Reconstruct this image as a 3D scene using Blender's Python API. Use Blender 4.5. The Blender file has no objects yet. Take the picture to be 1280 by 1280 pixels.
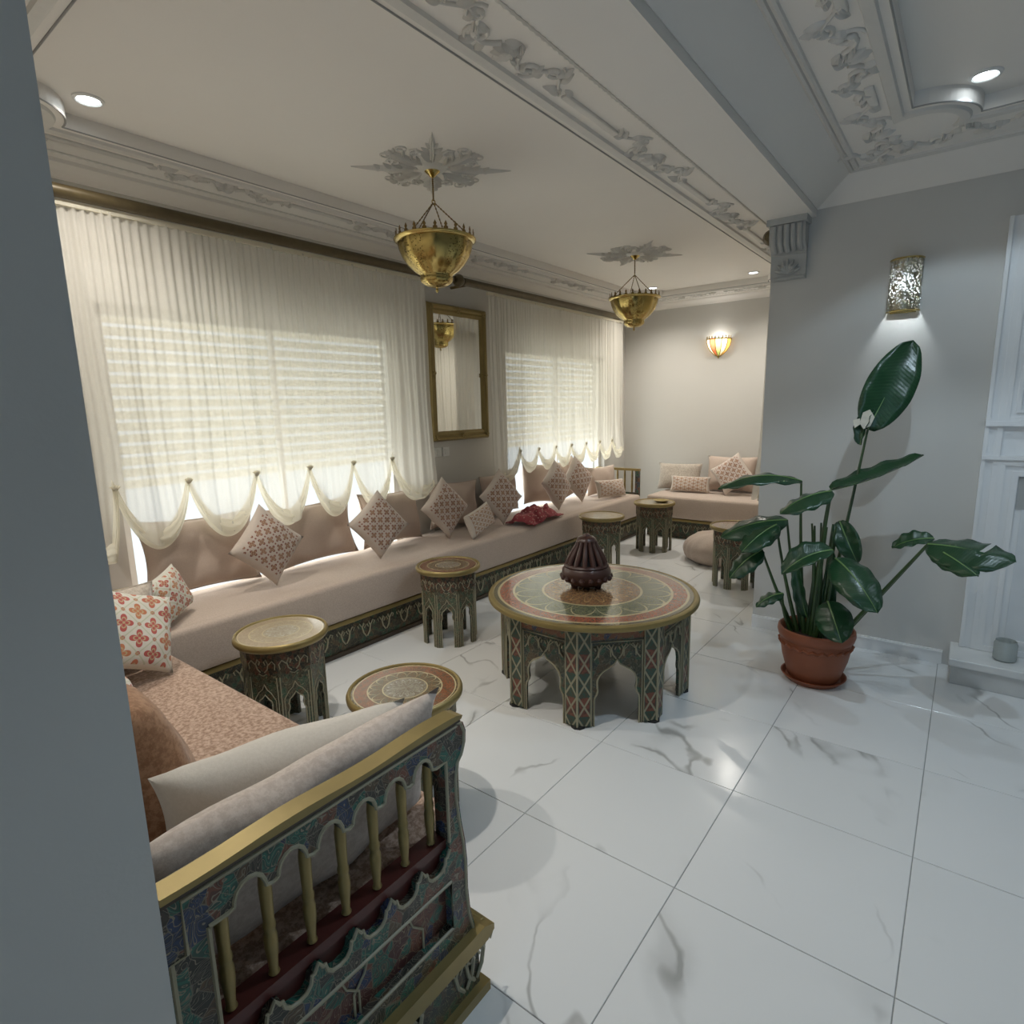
import bpy, bmesh, math, random
from mathutils import Vector, Matrix, noise
from mathutils.geometry import tessellate_polygon

PI = math.pi
R = math.radians
scene = bpy.context.scene
COL = scene.collection
random.seed(7)

# ------------------------------------------------------------------ camera
CAM_H = 1.54
YAW, PITCH, ROLL = 0.660137, 0.178093, -0.021544
fw = Vector((math.cos(YAW) * math.cos(PITCH), math.sin(YAW) * math.cos(PITCH), -math.sin(PITCH)))
rt = Vector((math.sin(YAW), -math.cos(YAW), 0.0))
up = rt.cross(fw)
cr = rt * math.cos(ROLL) + up * math.sin(ROLL)
cu = up * math.cos(ROLL) - rt * math.sin(ROLL)
cd = bpy.data.cameras.new('camera')
cd.sensor_width = 36.0
cd.lens = 36.0 * 732.66 / 1280.0
cd.clip_start = 0.02
cam = bpy.data.objects.new('camera', cd)
COL.objects.link(cam)
cam.matrix_world = Matrix((
    (cr.x, cu.x, -fw.x, 0.0), (cr.y, cu.y, -fw.y, 0.0), (cr.z, cu.z, -fw.z, CAM_H), (0, 0, 0, 1)))
scene.camera = cam

# ------------------------------------------------------------------ world, daylight, exposure
w = bpy.data.worlds.new('world')
scene.world = w
w.use_nodes = True
w.node_tree.nodes['Background'].inputs[0].default_value = (0.86, 0.93, 1.0, 1)
w.node_tree.nodes['Background'].inputs[1].default_value = 1.2
scene.view_settings.view_transform = 'Standard'
scene.view_settings.look = 'None'
scene.view_settings.gamma = 1.0
scene.view_settings.use_curve_mapping = False
scene.view_settings.exposure = 0.28


def area_light(name, loc, rot, sx, sy, power, col):
    l = bpy.data.lights.new(name, 'AREA')
    l.shape = 'RECTANGLE'
    l.size, l.size_y, l.energy, l.color = sx, sy, power, col
    o = bpy.data.objects.new(name, l)
    COL.objects.link(o)
    o.location, o.rotation_euler = loc, rot
    return o


# daylight outside the two windows of the salon and the glazed door of the hall behind the camera
area_light('daylight_salon', (2.22, 4.15, 1.25), (R(-90), 0, 0), 2.6, 2.2, 58, (1.0, 0.935, 0.84))
area_light('daylight_salon', (5.65, 4.15, 1.25), (R(-90), 0, 0), 2.5, 2.2, 58, (1.0, 0.935, 0.84))
area_light('daylight_hall', (-3.6, -0.05, 1.3), (0, R(-90), 0), 2.4, 1.6, 18, (0.30, 0.60, 1.0))

# ------------------------------------------------------------------ mesh helpers


class MB:
    """collects shapes, then links them as one mesh object"""

    def __init__(s):
        s.v, s.f, s.uv = [], [], None

    def add(s, vs, fs):
        n = len(s.v)
        s.v += [tuple(p) for p in vs]
        s.f += [tuple(i + n for i in f) for f in fs]
        return s

    def box(s, x0, x1, y0, y1, z0, z1):
        vs = [(x, y, z) for x in (x0, x1) for y in (y0, y1) for z in (z0, z1)]
        return s.add(vs, [(0, 1, 3, 2), (4, 6, 7, 5), (0, 4, 5, 1), (2, 3, 7, 6), (0, 2, 6, 4), (1, 5, 7, 3)])

    def rbox(s, x0, x1, y0, y1, z0, z1, b):
        bm = bmesh.new()
        bmesh.ops.create_cube(bm, size=1.0)
        for v in bm.verts:
            v.co = ((x0 + x1) / 2 + v.co.x * (x1 - x0), (y0 + y1) / 2 + v.co.y * (y1 - y0), (z0 + z1) / 2 + v.co.z * (z1 - z0))
        bmesh.ops.bevel(bm, geom=bm.edges[:], offset=b, segments=3, profile=0.5, affect='EDGES')
        bm.verts.index_update()
        s.add([v.co[:] for v in bm.verts], [[v.index for v in f.verts] for f in bm.faces])
        bm.free()
        return s

    def tube(s, pts, r, n=8, closed=False, flat=None):
        pts = [Vector(p) for p in pts]
        m = len(pts)
        rs = r if isinstance(r, (list, tuple)) else [r] * m
        rings, prev = [], None
        for i, p in enumerate(pts):
            if closed:
                t = pts[(i + 1) % m] - pts[i - 1]
            else:
                t = pts[min(i + 1, m - 1)] - pts[max(i - 1, 0)]
            if t.length < 1e-9:
                t = Vector((0, 0, 1))
            t.normalize()
            if prev is None:
                a = Vector((0, 0, 1)) if abs(t.z) < 0.9 else Vector((1, 0, 0))
                nn = (a - t * a.dot(t)).normalized()
            else:
                nn = prev - t * prev.dot(t)
                nn = nn.normalized() if nn.length > 1e-6 else t.orthogonal().normalized()
            prev = nn
            b = t.cross(nn)
            k = flat or 1.0
            rings.append([p + nn * (rs[i] * k * math.cos(2 * PI * j / n)) + b * (rs[i] * math.sin(2 * PI * j / n)) for j in range(n)])
        vs = [q for ring in rings for q in ring]
        fs = []
        for i in range(m if closed else m - 1):
            a, b2 = i * n, ((i + 1) % m) * n
            for j in range(n):
                fs.append((a + j, a + (j + 1) % n, b2 + (j + 1) % n, b2 + j))
        if not closed:
            fs.append(tuple(range(n - 1, -1, -1)))
            fs.append(tuple((m - 1) * n + j for j in range(n)))
        return s.add(vs, fs)

    def lathe(s, prof, n=32, c=(0, 0, 0), lobes=0, amp=0.0, a0=0.0, a1=2 * PI, cap=True):
        full = abs(a1 - a0 - 2 * PI) < 1e-6
        m = n if full else n + 1
        vs = []
        for (r, z) in prof:
            for j in range(m):
                a = a0 + (a1 - a0) * j / n
                k = 1.0 + (amp * abs(math.cos(lobes * a / 2)) if lobes else 0)
                vs.append((c[0] + r * k * math.cos(a), c[1] + r * k * math.sin(a), c[2] + z))
        fs = []
        for i in range(len(prof) - 1):
            for j in range(n):
                j2 = (j + 1) % m
                fs.append((i * m + j, i * m + j2, (i + 1) * m + j2, (i + 1) * m + j))
        if cap and full:
            if prof[0][0] > 1e-4:
                fs.append(tuple(range(m - 1, -1, -1)))
            if prof[-1][0] > 1e-4:
                fs.append(tuple((len(prof) - 1) * m + j for j in range(m)))
        return s.add(vs, fs)

    def prism(s, poly, d, fn):
        """poly (a, b) outline extruded from depth 0 to d; fn maps (a, b, depth) to a point"""
        n = len(poly)
        vs = [fn(a, b, 0.0) for a, b in poly] + [fn(a, b, d) for a, b in poly]
        tris = tessellate_polygon([[Vector((a, b, 0)) for a, b in poly]])
        fs = [tuple(t) for t in tris] + [tuple(i + n for i in reversed(t)) for t in tris]
        for i in range(n):
            j = (i + 1) % n
            fs.append((i, j, j + n, i + n))
        return s.add(vs, fs)

    def petal(s, x, y, z, ang, L, W, H, n=6):
        """leaf-shaped mound lying in the xy plane and standing out towards -z"""
        ca, sa = math.cos(ang), math.sin(ang)
        vs = []
        for i in range(n + 1):
            t = i / n
            wv = W * math.sin(PI * min(1, t ** 0.8)) * 0.5
            hh = H * math.sin(PI * (0.12 + 0.8 * t))
            for q, k in ((-1, 0), (-0.4, 0.75), (0, 0.45), (0.4, 0.75), (1, 0)):
                vs.append((x + ca * L * t - sa * wv * q, y + sa * L * t + ca * wv * q, z - 1.5 * hh * k))
        fs = []
        for i in range(n):
            for j in range(4):
                a = i * 5 + j
                fs.append((a, a + 1, a + 6, a + 5))
        return s.add(vs, fs)

    def scroll(s, x, y, z, r, a0, turns, d, tr):
        pts, rr = [], []
        n = int(10 * turns) + 4
        for i in range(n + 1):
            t = i / n
            a = a0 + d * t * turns * 2 * PI
            q = r * (1 - 0.82 * t)
            pts.append((x + q * math.cos(a), y + q * math.sin(a), z))
            rr.append(tr * (0.55 + 0.6 * t))
        return s.tube(pts, rr, 6)

    def build(s, name, mat, parent=None, smooth=False, angle=40):
        me = bpy.data.meshes.new(name)
        me.from_pydata(s.v, [], s.f)
        bm = bmesh.new()
        bm.from_mesh(me)
        bmesh.ops.recalc_face_normals(bm, faces=bm.faces)
        bm.to_mesh(me)
        bm.free()
        if s.uv:
            ul = me.uv_layers.new(name='UVMap')
            for lp in me.loops:
                ul.data[lp.index].uv = s.uv[lp.vertex_index]
        if mat:
            me.materials.append(mat)
        if smooth:
            me.polygons.foreach_set('use_smooth', [True] * len(me.polygons))
            me.set_sharp_from_angle(angle=R(angle))
        o = bpy.data.objects.new(name, me)
        COL.objects.link(o)
        if parent:
            o.parent = parent
        return o


def tag(o, label=None, cat=None, group=None, kind=None):
    if label:
        o['label'] = label
    if cat:
        o['category'] = cat
    if group:
        o['group'] = group
    if kind:
        o['kind'] = kind
    return o


def empty(name, loc=(0, 0, 0), rz=0.0):
    o = bpy.data.objects.new(name, None)
    o.empty_display_size = 0.05
    COL.objects.link(o)
    o.location, o.rotation_euler = loc, (0, 0, rz)
    return o


def copy_tree(o, parent=None):
    c = o.copy()
    COL.objects.link(c)
    c.parent = parent
    for ch in o.children:
        copy_tree(ch, c)
    return c


def share(o, parent, loc=(0, 0, 0), rz=0.0):
    c = o.copy()
    COL.objects.link(c)
    c.parent = parent
    c.location, c.rotation_euler = loc, (0, 0, rz)
    return c


# ------------------------------------------------------------------ shader helpers


class S:
    """a node socket with arithmetic"""

    def __init__(s, nt, sock):
        s.nt, s.k = nt, sock

    def _m(s, op, *a):
        n = s.nt.nodes.new('ShaderNodeMath')
        n.operation = op
        for i, x in enumerate((s,) + a):
            if isinstance(x, S):
                s.nt.links.new(x.k, n.inputs[i])
            else:
                n.inputs[i].default_value = x
        return S(s.nt, n.outputs[0])

    def __add__(s, o): return s._m('ADD', o)
    def __radd__(s, o): return s._m('ADD', o)
    def __sub__(s, o): return s._m('SUBTRACT', o)
    def __rsub__(s, o): return (s * -1.0) + o
    def __mul__(s, o): return s._m('MULTIPLY', o)
    def __rmul__(s, o): return s._m('MULTIPLY', o)
    def __truediv__(s, o): return s._m('DIVIDE', o)
    def __lt__(s, o): return s._m('LESS_THAN', o)
    def __gt__(s, o): return s._m('GREATER_THAN', o)
    def abs(s): return s._m('ABSOLUTE')
    def fract(s): return s._m('FRACT')
    def floor(s): return s._m('FLOOR')
    def sin(s): return s._m('SINE')
    def cos(s): return s._m('COSINE')
    def sqrt(s): return s._m('SQRT')
    def mn(s, o): return s._m('MINIMUM', o)
    def mx(s, o): return s._m('MAXIMUM', o)
    def pw(s, o): return s._m('POWER', o)
    def at2(s, o): return s._m('ARCTAN2', o)
    def sstep(s, a, b):
        n = s.nt.nodes.new('ShaderNodeMapRange')
        n.interpolation_type = 'SMOOTHSTEP'
        s.nt.links.new(s.k, n.inputs[0])
        n.inputs[1].default_value, n.inputs[2].default_value = a, b
        return S(s.nt, n.outputs[0])


class Mat:
    def __init__(s, name, col=(0.8, 0.8, 0.8), rough=0.5, metal=0.0, spec=0.5):
        s.m = bpy.data.materials.new(name)
        s.m.use_nodes = True
        s.nt = s.m.node_tree
        s.b = s.nt.nodes['Principled BSDF']
        s.out = s.nt.nodes['Material Output']
        s.b.inputs['Base Color'].default_value = (*col, 1)
        s.b.inputs['Roughness'].default_value = rough
        s.b.inputs['Metallic'].default_value = metal
        s.b.inputs['Specular IOR Level'].default_value = spec
        s._c = {}

    def node(s, t, **kw):
        n = s.nt.nodes.new(t)
        for k, v in kw.items():
            setattr(n, k, v)
        return n

    def coord(s, kind='Object'):
        if kind not in s._c:
            s._c[kind] = s.node('ShaderNodeTexCoord').outputs[kind]
        return s._c[kind]

    def mapv(s, sock, scale=(1, 1, 1), loc=(0, 0, 0), rot=(0, 0, 0)):
        n = s.node('ShaderNodeMapping')
        s.nt.links.new(sock, n.inputs[0])
        n.inputs[1].default_value, n.inputs[2].default_value, n.inputs[3].default_value = loc, rot, scale
        return n.outputs[0]

    def xyz(s, sock=None):
        n = s.node('ShaderNodeSeparateXYZ')
        s.nt.links.new(sock or s.coord(), n.inputs[0])
        return [S(s.nt, o) for o in n.outputs]

    def comb(s, x, y, z=0.0):
        n = s.node('ShaderNodeCombineXYZ')
        for i, q in enumerate((x, y, z)):
            if isinstance(q, S):
                s.nt.links.new(q.k, n.inputs[i])
            else:
                n.inputs[i].default_value = q
        return n.outputs[0]

    def noise(s, scale=5.0, detail=3.0, sock=None, dist=0.0, rough=0.5):
        n = s.node('ShaderNodeTexNoise')
        n.inputs['Scale'].default_value, n.inputs['Detail'].default_value = scale, detail
        n.inputs['Distortion'].default_value, n.inputs['Roughness'].default_value = dist, rough
        s.nt.links.new(sock or s.coord(), n.inputs['Vector'])
        return S(s.nt, n.outputs[0])

    def vor(s, scale=5.0, feature='F1', sock=None, out='Distance', rand=1.0):
        n = s.node('ShaderNodeTexVoronoi', feature=feature)
        n.inputs['Scale'].default_value = scale
        n.inputs['Randomness'].default_value = rand
        s.nt.links.new(sock or s.coord(), n.inputs['Vector'])
        return S(s.nt, n.outputs[out])

    def mix(s, f, a, b):
        n = s.node('ShaderNodeMix', data_type='RGBA')
        for i, x in ((0, f), (6, a), (7, b)):
            if isinstance(x, S):
                s.nt.links.new(x.k, n.inputs[i])
            elif isinstance(x, tuple):
                n.inputs[i].default_value = (*x, 1)
            else:
                n.inputs[i].default_value = x
        return S(s.nt, n.outputs[2])

    def ramp(s, f, stops, const=False):
        n = s.node('ShaderNodeValToRGB')
        cr_ = n.color_ramp
        if const:
            cr_.interpolation = 'CONSTANT'
        while len(cr_.elements) < len(stops):
            cr_.elements.new(0.5)
        for e, (p, c) in zip(cr_.elements, stops):
            e.position, e.color = p, (*c, 1)
        s.nt.links.new(f.k, n.inputs[0])
        return S(s.nt, n.outputs[0])

    def set(s, name, x):
        if isinstance(x, S):
            s.nt.links.new(x.k, s.b.inputs[name])
        else:
            s.b.inputs[name].default_value = x
        return s

    def color(s, x): return s.set('Base Color', x)

    def bump(s, h, strength=0.3, dist=0.01):
        n = s.node('ShaderNodeBump')
        n.inputs['Strength'].default_value, n.inputs['Distance'].default_value = strength, dist
        s.nt.links.new(h.k, n.inputs['Height'])
        s.nt.links.new(n.outputs[0], s.b.inputs['Normal'])
        return s


# ------------------------------------------------------------------ materials
def M_plain(name, col, rough=0.5, metal=0.0, var=0.06, nscale=8.0, bump=0.0, bscale=120.0, spec=0.5):
    m = Mat(name, col, rough, metal, spec)
    f = m.noise(nscale, 3)
    a = tuple(max(0, c * (1 - var)) for c in col)
    b = tuple(min(1, c * (1 + var)) for c in col)
    m.color(m.mix(f, a, b))
    if bump:
        m.bump(m.noise(bscale, 2), bump, 0.002)
    return m.m


WALL = M_plain('wall_paint', (0.60, 0.585, 0.55), 0.6, var=0.03, nscale=2.0, bump=0.12)
PLASTER = M_plain('plaster_white', (0.80, 0.77, 0.725), 0.6, var=0.02, nscale=3.0)
CORBEL = M_plain('corbel_grey', (0.42, 0.425, 0.41), 0.4, var=0.08, nscale=30.0)
STUCCO = M_plain('plaster_ornament', (0.66, 0.645, 0.61), 0.45, var=0.05, nscale=30.0)
LACQ = M_plain('white_lacquer', (0.80, 0.80, 0.79), 0.35, var=0.02)
STONE = M_plain('hearth_stone', (0.62, 0.62, 0.60), 0.4, var=0.14, nscale=12.0)
GROUT = M_plain('grout', (0.33, 0.33, 0.32), 0.8, var=0.1)
GOLD = M_plain('gold_paint', (0.29, 0.22, 0.085), 0.40, 0.5, var=0.2, nscale=14.0)
BRASS = M_plain('brass', (0.55, 0.42, 0.16), 0.22, 1.0, var=0.2, nscale=20.0)
DARKBRASS = M_plain('dark_brass', (0.22, 0.15, 0.06), 0.35, 0.9, var=0.2)
RODWOOD = M_plain('rod_wood', (0.10, 0.075, 0.035), 0.4, 0.2, var=0.3, nscale=25.0)
DARKRED = M_plain('dark_red_wood', (0.085, 0.018, 0.014), 0.4, var=0.2)
DARKWOOD = M_plain('dark_wood', (0.05, 0.035, 0.022), 0.45, var=0.25)
CREAM = M_plain('cream_line', (0.34, 0.31, 0.21), 0.45, var=0.1)
BLACK = M_plain('black_rubber', (0.015, 0.015, 0.015), 0.6)
CLAY = M_plain('brown_clay', (0.060, 0.026, 0.020), 0.32, var=0.25, nscale=15.0)
TERRA = M_plain('terracotta', (0.265, 0.080, 0.034), 0.5, var=0.14, nscale=6.0, bump=0.1)
SOIL = M_plain('soil', (0.03, 0.02, 0.013), 0.9, var=0.5, nscale=60.0, bump=0.6)
PLASTIC = M_plain('white_plastic', (0.75, 0.75, 0.73), 0.35, var=0.02)
FRAMEWHITE = M_plain('window_frame_white', (0.72, 0.72, 0.70), 0.4, var=0.02)
STALK = M_plain('petiole_green', (0.035, 0.075, 0.020), 0.4, var=0.25, nscale=20.0)
RIB = M_plain('midrib_green', (0.16, 0.27, 0.09), 0.4, var=0.15)
DEADLEAF = M_plain('dry_leaf', (0.62, 0.58, 0.48), 0.6, var=0.2, nscale=40)


def M_marble():
    m = Mat('marble_tile', rough=0.16)
    rnd = m.node('ShaderNodeObjectInfo').outputs['Random']
    rs = S(m.nt, rnd)
    x, y, z = m.xyz()
    p = m.comb(x + rs * 37.0, y + rs * 91.0, rs * 13.0)
    wob = m.noise(2.2, 4, p)
    q = m.comb(x * 0.75 + y * 0.62 + rs * 37.0 + wob * 0.55, y * 1.5 - x * 1.1 + rs * 91.0 + wob * 0.55, rs * 7.0)
    n1 = m.noise(1.15, 2.0, q, rough=0.5)
    v = (n1 - 0.5).abs()
    thin = 1.0 - v.sstep(0.0, 0.014)
    wide = 1.0 - v.sstep(0.0, 0.075)
    gate = m.noise(2.6, 2, p).sstep(0.48, 0.64)
    gate2 = m.noise(1.8, 2, m.comb(x + rs * 11.0, y + rs * 23.0, 4.0)).sstep(0.46, 0.66)
    f = (thin * gate * 0.75 + wide * gate * gate2 * 0.42).mn(0.85)
    base = m.mix(m.noise(1.5, 3, p), (0.76, 0.77, 0.765), (0.83, 0.835, 0.83))
    m.color(m.mix(f, base, (0.34, 0.34, 0.325)))
    m.set('Roughness', m.noise(30, 2, p) * 0.06 + 0.15)
    return m.m


MARBLE = M_marble()


def M_velvet(name, c0, c1, scale=90.0, spot=0.5, sheen=0.25):
    m = Mat(name, c0, 0.85, spec=0.2)
    n1 = m.noise(scale, 4, rough=0.7)
    n2 = m.noise(5.0, 3)
    f = (n1.sstep(0.38, 0.62) * spot + n2 * (1 - spot)).mn(1.0)
    m.color(m.mix(f, c0, c1))
    m.b.inputs['Sheen Weight'].default_value = sheen
    m.b.inputs['Sheen Roughness'].default_value = 0.4
    m.bump(n1, 0.25, 0.003)
    return m.m


SEAT = M_velvet('seat_velvet', (0.46, 0.37, 0.305), (0.59, 0.49, 0.42), 120)
SEATBROWN = M_velvet('seat_velvet_speckled', (0.25, 0.155, 0.105), (0.56, 0.41, 0.32), 75, 0.75)
PINK = M_velvet('cushion_rose_beige', (0.50, 0.40, 0.335), (0.585, 0.475, 0.405), 140, 0.4)
ROSEGREY = M_velvet('cushion_rose_grey', (0.50, 0.42, 0.365), (0.64, 0.56, 0.50), 70, 0.7)
GREYBEIGE = M_velvet('cushion_grey_beige', (0.40, 0.345, 0.29), (0.58, 0.52, 0.45), 70, 0.7)
CHOC = M_velvet('cushion_copper_brown', (0.21, 0.105, 0.055), (0.40, 0.235, 0.14), 60, 0.6)
PALE = M_velvet('cushion_pale', (0.56, 0.52, 0.46), (0.64, 0.60, 0.54), 120, 0.4)


def M_motif(name, n, ground, c1, c2, lim=0.80, rot=True, grid=False):
    m = Mat(name, ground, 0.85, spec=0.2)
    u, v, _ = m.xyz(m.coord('UV'))
    u, v = u * 2.0 - 1.0, v * 2.0 - 1.0
    if rot:
        a, b = (u + v) * (0.5 * n), (u - v) * (0.5 * n)
    else:
        a, b = u * (0.5 * n), v * (0.5 * n)
    fa, fb = a.fract() - 0.5, b.fract() - 0.5
    cell = m.noise(7.3, 0, m.comb(a.floor() * 3.17, b.floor() * 5.31, 1.0))
    r = (fa * fa + fb * fb).sqrt()
    th = fa.at2(fb)
    pet = (th * 2.0).sin().abs()
    flower = (r - (pet * 0.30 + 0.14)) < 0.0
    dots = (((0.5 - fa.abs()) * (0.5 - fa.abs()) + (0.5 - fb.abs()) * (0.5 - fb.abs())).sqrt()) < 0.10
    flower = flower.mx(dots)
    ring = ((r - (pet * 0.16 + 0.09)).abs()) < 0.035
    core = r < 0.06
    inside = (u.abs().mx(v.abs())) < lim
    col = m.mix(cell.sstep(0.42, 0.58), c1, c2)
    g = m.mix(m.noise(60, 3), tuple(c * 0.92 for c in ground), tuple(min(1, c * 1.06) for c in ground))
    col = m.mix(ring.mx(core) * 0.85, col, (0.50, 0.40, 0.22))
    fac = flower * inside * 0.9
    res = m.mix(fac, g, col)
    if grid:
        ln = (fa.abs().mx(fb.abs())) > 0.47
        res = m.mix(ln * inside * 0.55, res, (0.42, 0.47, 0.30))
    m.color(res)
    m.b.inputs['Sheen Weight'].default_value = 0.2
    m.bump(flower + m.noise(150, 2) * 0.4, 0.25, 0.003)
    return m.m


EMB = M_motif('embroidered_rose_cushion', 4.6, (0.58, 0.50, 0.44), (0.22, 0.065, 0.055), (0.30, 0.12, 0.09))
EMB2 = M_motif('embroidered_lumbar', 4.8, (0.60, 0.53, 0.46), (0.30, 0.12, 0.09), (0.36, 0.17, 0.12), 0.86)
EMB3 = M_motif('embroidered_cream_cushion', 2.9, (0.66, 0.63, 0.56), (0.42, 0.05, 0.045), (0.50, 0.16, 0.06), 0.92, True, True)


def M_arabesque(name, cols, scale, line=(0.42, 0.38, 0.28), lw=0.03, vs=1.0):
    """painted ornament: swirling contour lines around coloured fields"""
    m = Mat(name, cols[0], 0.38)
    p = m.mapv(m.coord(), (scale, scale, scale))
    n1 = m.noise(1.0, 0.0, p, 1.6)
    t = n1 * 7.0
    ln = ((t.fract() - 0.5).abs()) < lw
    ln2 = m.vor(1.25 * vs, 'DISTANCE_TO_EDGE', p) < 0.02
    k = m.vor(1.25 * vs, 'F1', p, 'Color')
    kx = m.xyz(k.k)[0]
    nn = len(cols)
    col = m.ramp(kx, [(i / nn, c) for i, c in enumerate(cols)], True)
    col = m.mix(((t * 0.5).fract() > 0.5) * 0.55, col, cols[0])
    col = m.mix(ln, col, line)
    col = m.mix(ln2 * 0.7, col, tuple(c * 0.8 for c in line))
    m.color(col)
    m.bump(ln.mx(ln2), 0.4, 0.002)
    return m.m


DK = (0.022, 0.022, 0.016)
GRN, TEAL, RST, BLU, BRN = (0.020, 0.085, 0.050), (0.018, 0.125, 0.090), (0.17, 0.055, 0.030), (0.020, 0.040, 0.105), (0.10, 0.060, 0.028)
ARM_PAINT = M_arabesque('arm_painted_wood', [DK, TEAL, RST, (0.05, 0.04, 0.03), BLU, TEAL, BRN], 26.0, (0.25, 0.22, 0.16), 0.06)
PANEL_RED = M_arabesque('arm_red_panel', [(0.07, 0.018, 0.015), (0.10, 0.03, 0.02), TEAL, (0.07, 0.018, 0.015), BLU, RST], 22.0, (0.26, 0.19, 0.12), 0.06)
STOOL_PAINT = M_arabesque('stool_painted_wood', [(0.035, 0.038, 0.022), GRN, (0.06, 0.045, 0.022), (0.03, 0.055, 0.035), BRN], 42.0, (0.26, 0.24, 0.15), 0.09)
FRIEZE_PAINT = M_arabesque('frieze_painted_wood', [DK, (0.05, 0.03, 0.015), RST, DK, BRN], 45.0, (0.20, 0.17, 0.10), 0.05)
TABLE_PAINT = M_arabesque('table_painted_wood', [(0.035, 0.038, 0.022), GRN, (0.03, 0.05, 0.05), (0.05, 0.05, 0.03), BRN], 30.0, (0.22, 0.21, 0.14), 0.05)
TABLE_FRIEZE = M_arabesque('table_frieze', [RST, (0.20, 0.075, 0.03), BLU, RST, GRN], 26.0, (0.25, 0.2, 0.1), 0.05)
PLINTH_PAINT = M_arabesque('plinth_painted_wood', [DK, (0.03, 0.04, 0.025), BRN, DK, GRN], 30.0, (0.20, 0.17, 0.10), 0.06)


def M_lattice():
    m = Mat('leg_lattice_paint', DK, 0.38)
    x, y, z = m.xyz()
    a = z * 9.0
    seg = a.fract() - 0.5
    d = (x * 14.0).abs() + (seg.abs() * 1.0)
    cross = ((x * 19.0).abs() - (1.0 - seg.abs() * 2.0) * 0.62).abs() < 0.10
    red = ((a * 0.5).fract() - 0.5).abs() < 0.22
    n1 = m.noise(60, 1)
    col = m.mix(red * ((x.abs()) < 0.026), m.mix(n1.sstep(0.4, 0.6), (0.05, 0.055, 0.03), (0.03, 0.07, 0.05)), m.mix(n1.sstep(0.45, 0.6), RST, (0.08, 0.03, 0.02)))
    edge = (x.abs()) > 0.0295
    m.color(m.mix(cross.mx(edge), col, (0.29, 0.27, 0.18)))
    return m.m


LATTICE = M_lattice()


def M_top(name, R0, star, bands, line=(0.46, 0.38, 0.22), gloss=0.16, petals=16.0):
    """round painted table top: bands = (outer radius fraction, colour a, colour b)"""
    m = Mat(name, (0.2, 0.1, 0.05), gloss)
    x, y, z = m.xyz()
    r = (x * x + y * y).sqrt() / R0
    th = y.at2(x)
    n1 = m.noise(55.0, 1.0, None, 1.5)
    spk = n1.sstep(0.45, 0.58)
    col = m.mix(spk, bands[-1][1], bands[-1][2])
    for (ro, c1, c2) in reversed(bands[:-1]):
        col = m.mix(r < ro, col, m.mix(spk, c1, c2))
    for (ro, c1, c2) in bands[:-1]:
        col = m.mix(((r - ro).abs()) < 0.012, col, line)
    # rosette of rays and petals
    ray = (th * (petals / 2)).cos().abs()
    mid = bands[0][0]
    pet = ((r - (ray * 0.55 + 0.25) * mid).abs() < 0.016) * (r < mid)
    col = m.mix(pet * 0.8, col, star)
    b0, b1 = bands[0][0], bands[1][0]
    zig = ((r - (b0 + 0.02 + (ray.pw(0.5)) * (b1 - b0 - 0.04))).abs() < 0.013) * (r > b0) * (r < b1)
    col = m.mix(zig * 0.8, col, line)
    curl = ((n1 * 8.0).fract() - 0.5).abs() < 0.06
    col = m.mix(curl * 0.35, col, line)
    m.color(col)
    m.b.inputs['Coat Weight'].default_value = 0.5
    m.b.inputs['Coat Roughness'].default_value = 0.08
    return m.m


TABLE_TOP = M_top('table_top_paint', 0.535, (0.40, 0.26, 0.12), [(0.50, (0.19, 0.10, 0.05), (0.26, 0.145, 0.07)), (0.80, (0.075, 0.10, 0.055), (0.15, 0.15, 0.085)), (0.955, (0.30, 0.085, 0.045), (0.17, 0.06, 0.035)), (1.2, (0.05, 0.05, 0.03), (0.14, 0.11, 0.05))])
STOOL_TOP = M_top('stool_top_paint', 0.196, (0.40, 0.40, 0.36), [(0.42, (0.16, 0.13, 0.09), (0.24, 0.21, 0.16)), (0.70, (0.13, 0.075, 0.035), (0.10, 0.085, 0.05)), (0.96, (0.22, 0.075, 0.035), (0.13, 0.07, 0.04)), (1.2, (0.08, 0.05, 0.03), (0.15, 0.11, 0.05))], petals=16.0)
STOOL_TOP_PALE = M_top('stool_top_pale', 0.196, (0.46, 0.46, 0.42), [(0.42, (0.28, 0.24, 0.17), (0.36, 0.32, 0.24)), (0.72, (0.30, 0.24, 0.15), (0.35, 0.29, 0.20)), (0.97, (0.34, 0.26, 0.17), (0.28, 0.22, 0.14)), (1.2, (0.12, 0.08, 0.04), (0.2, 0.14, 0.07))], petals=12.0, gloss=0.3)


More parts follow.
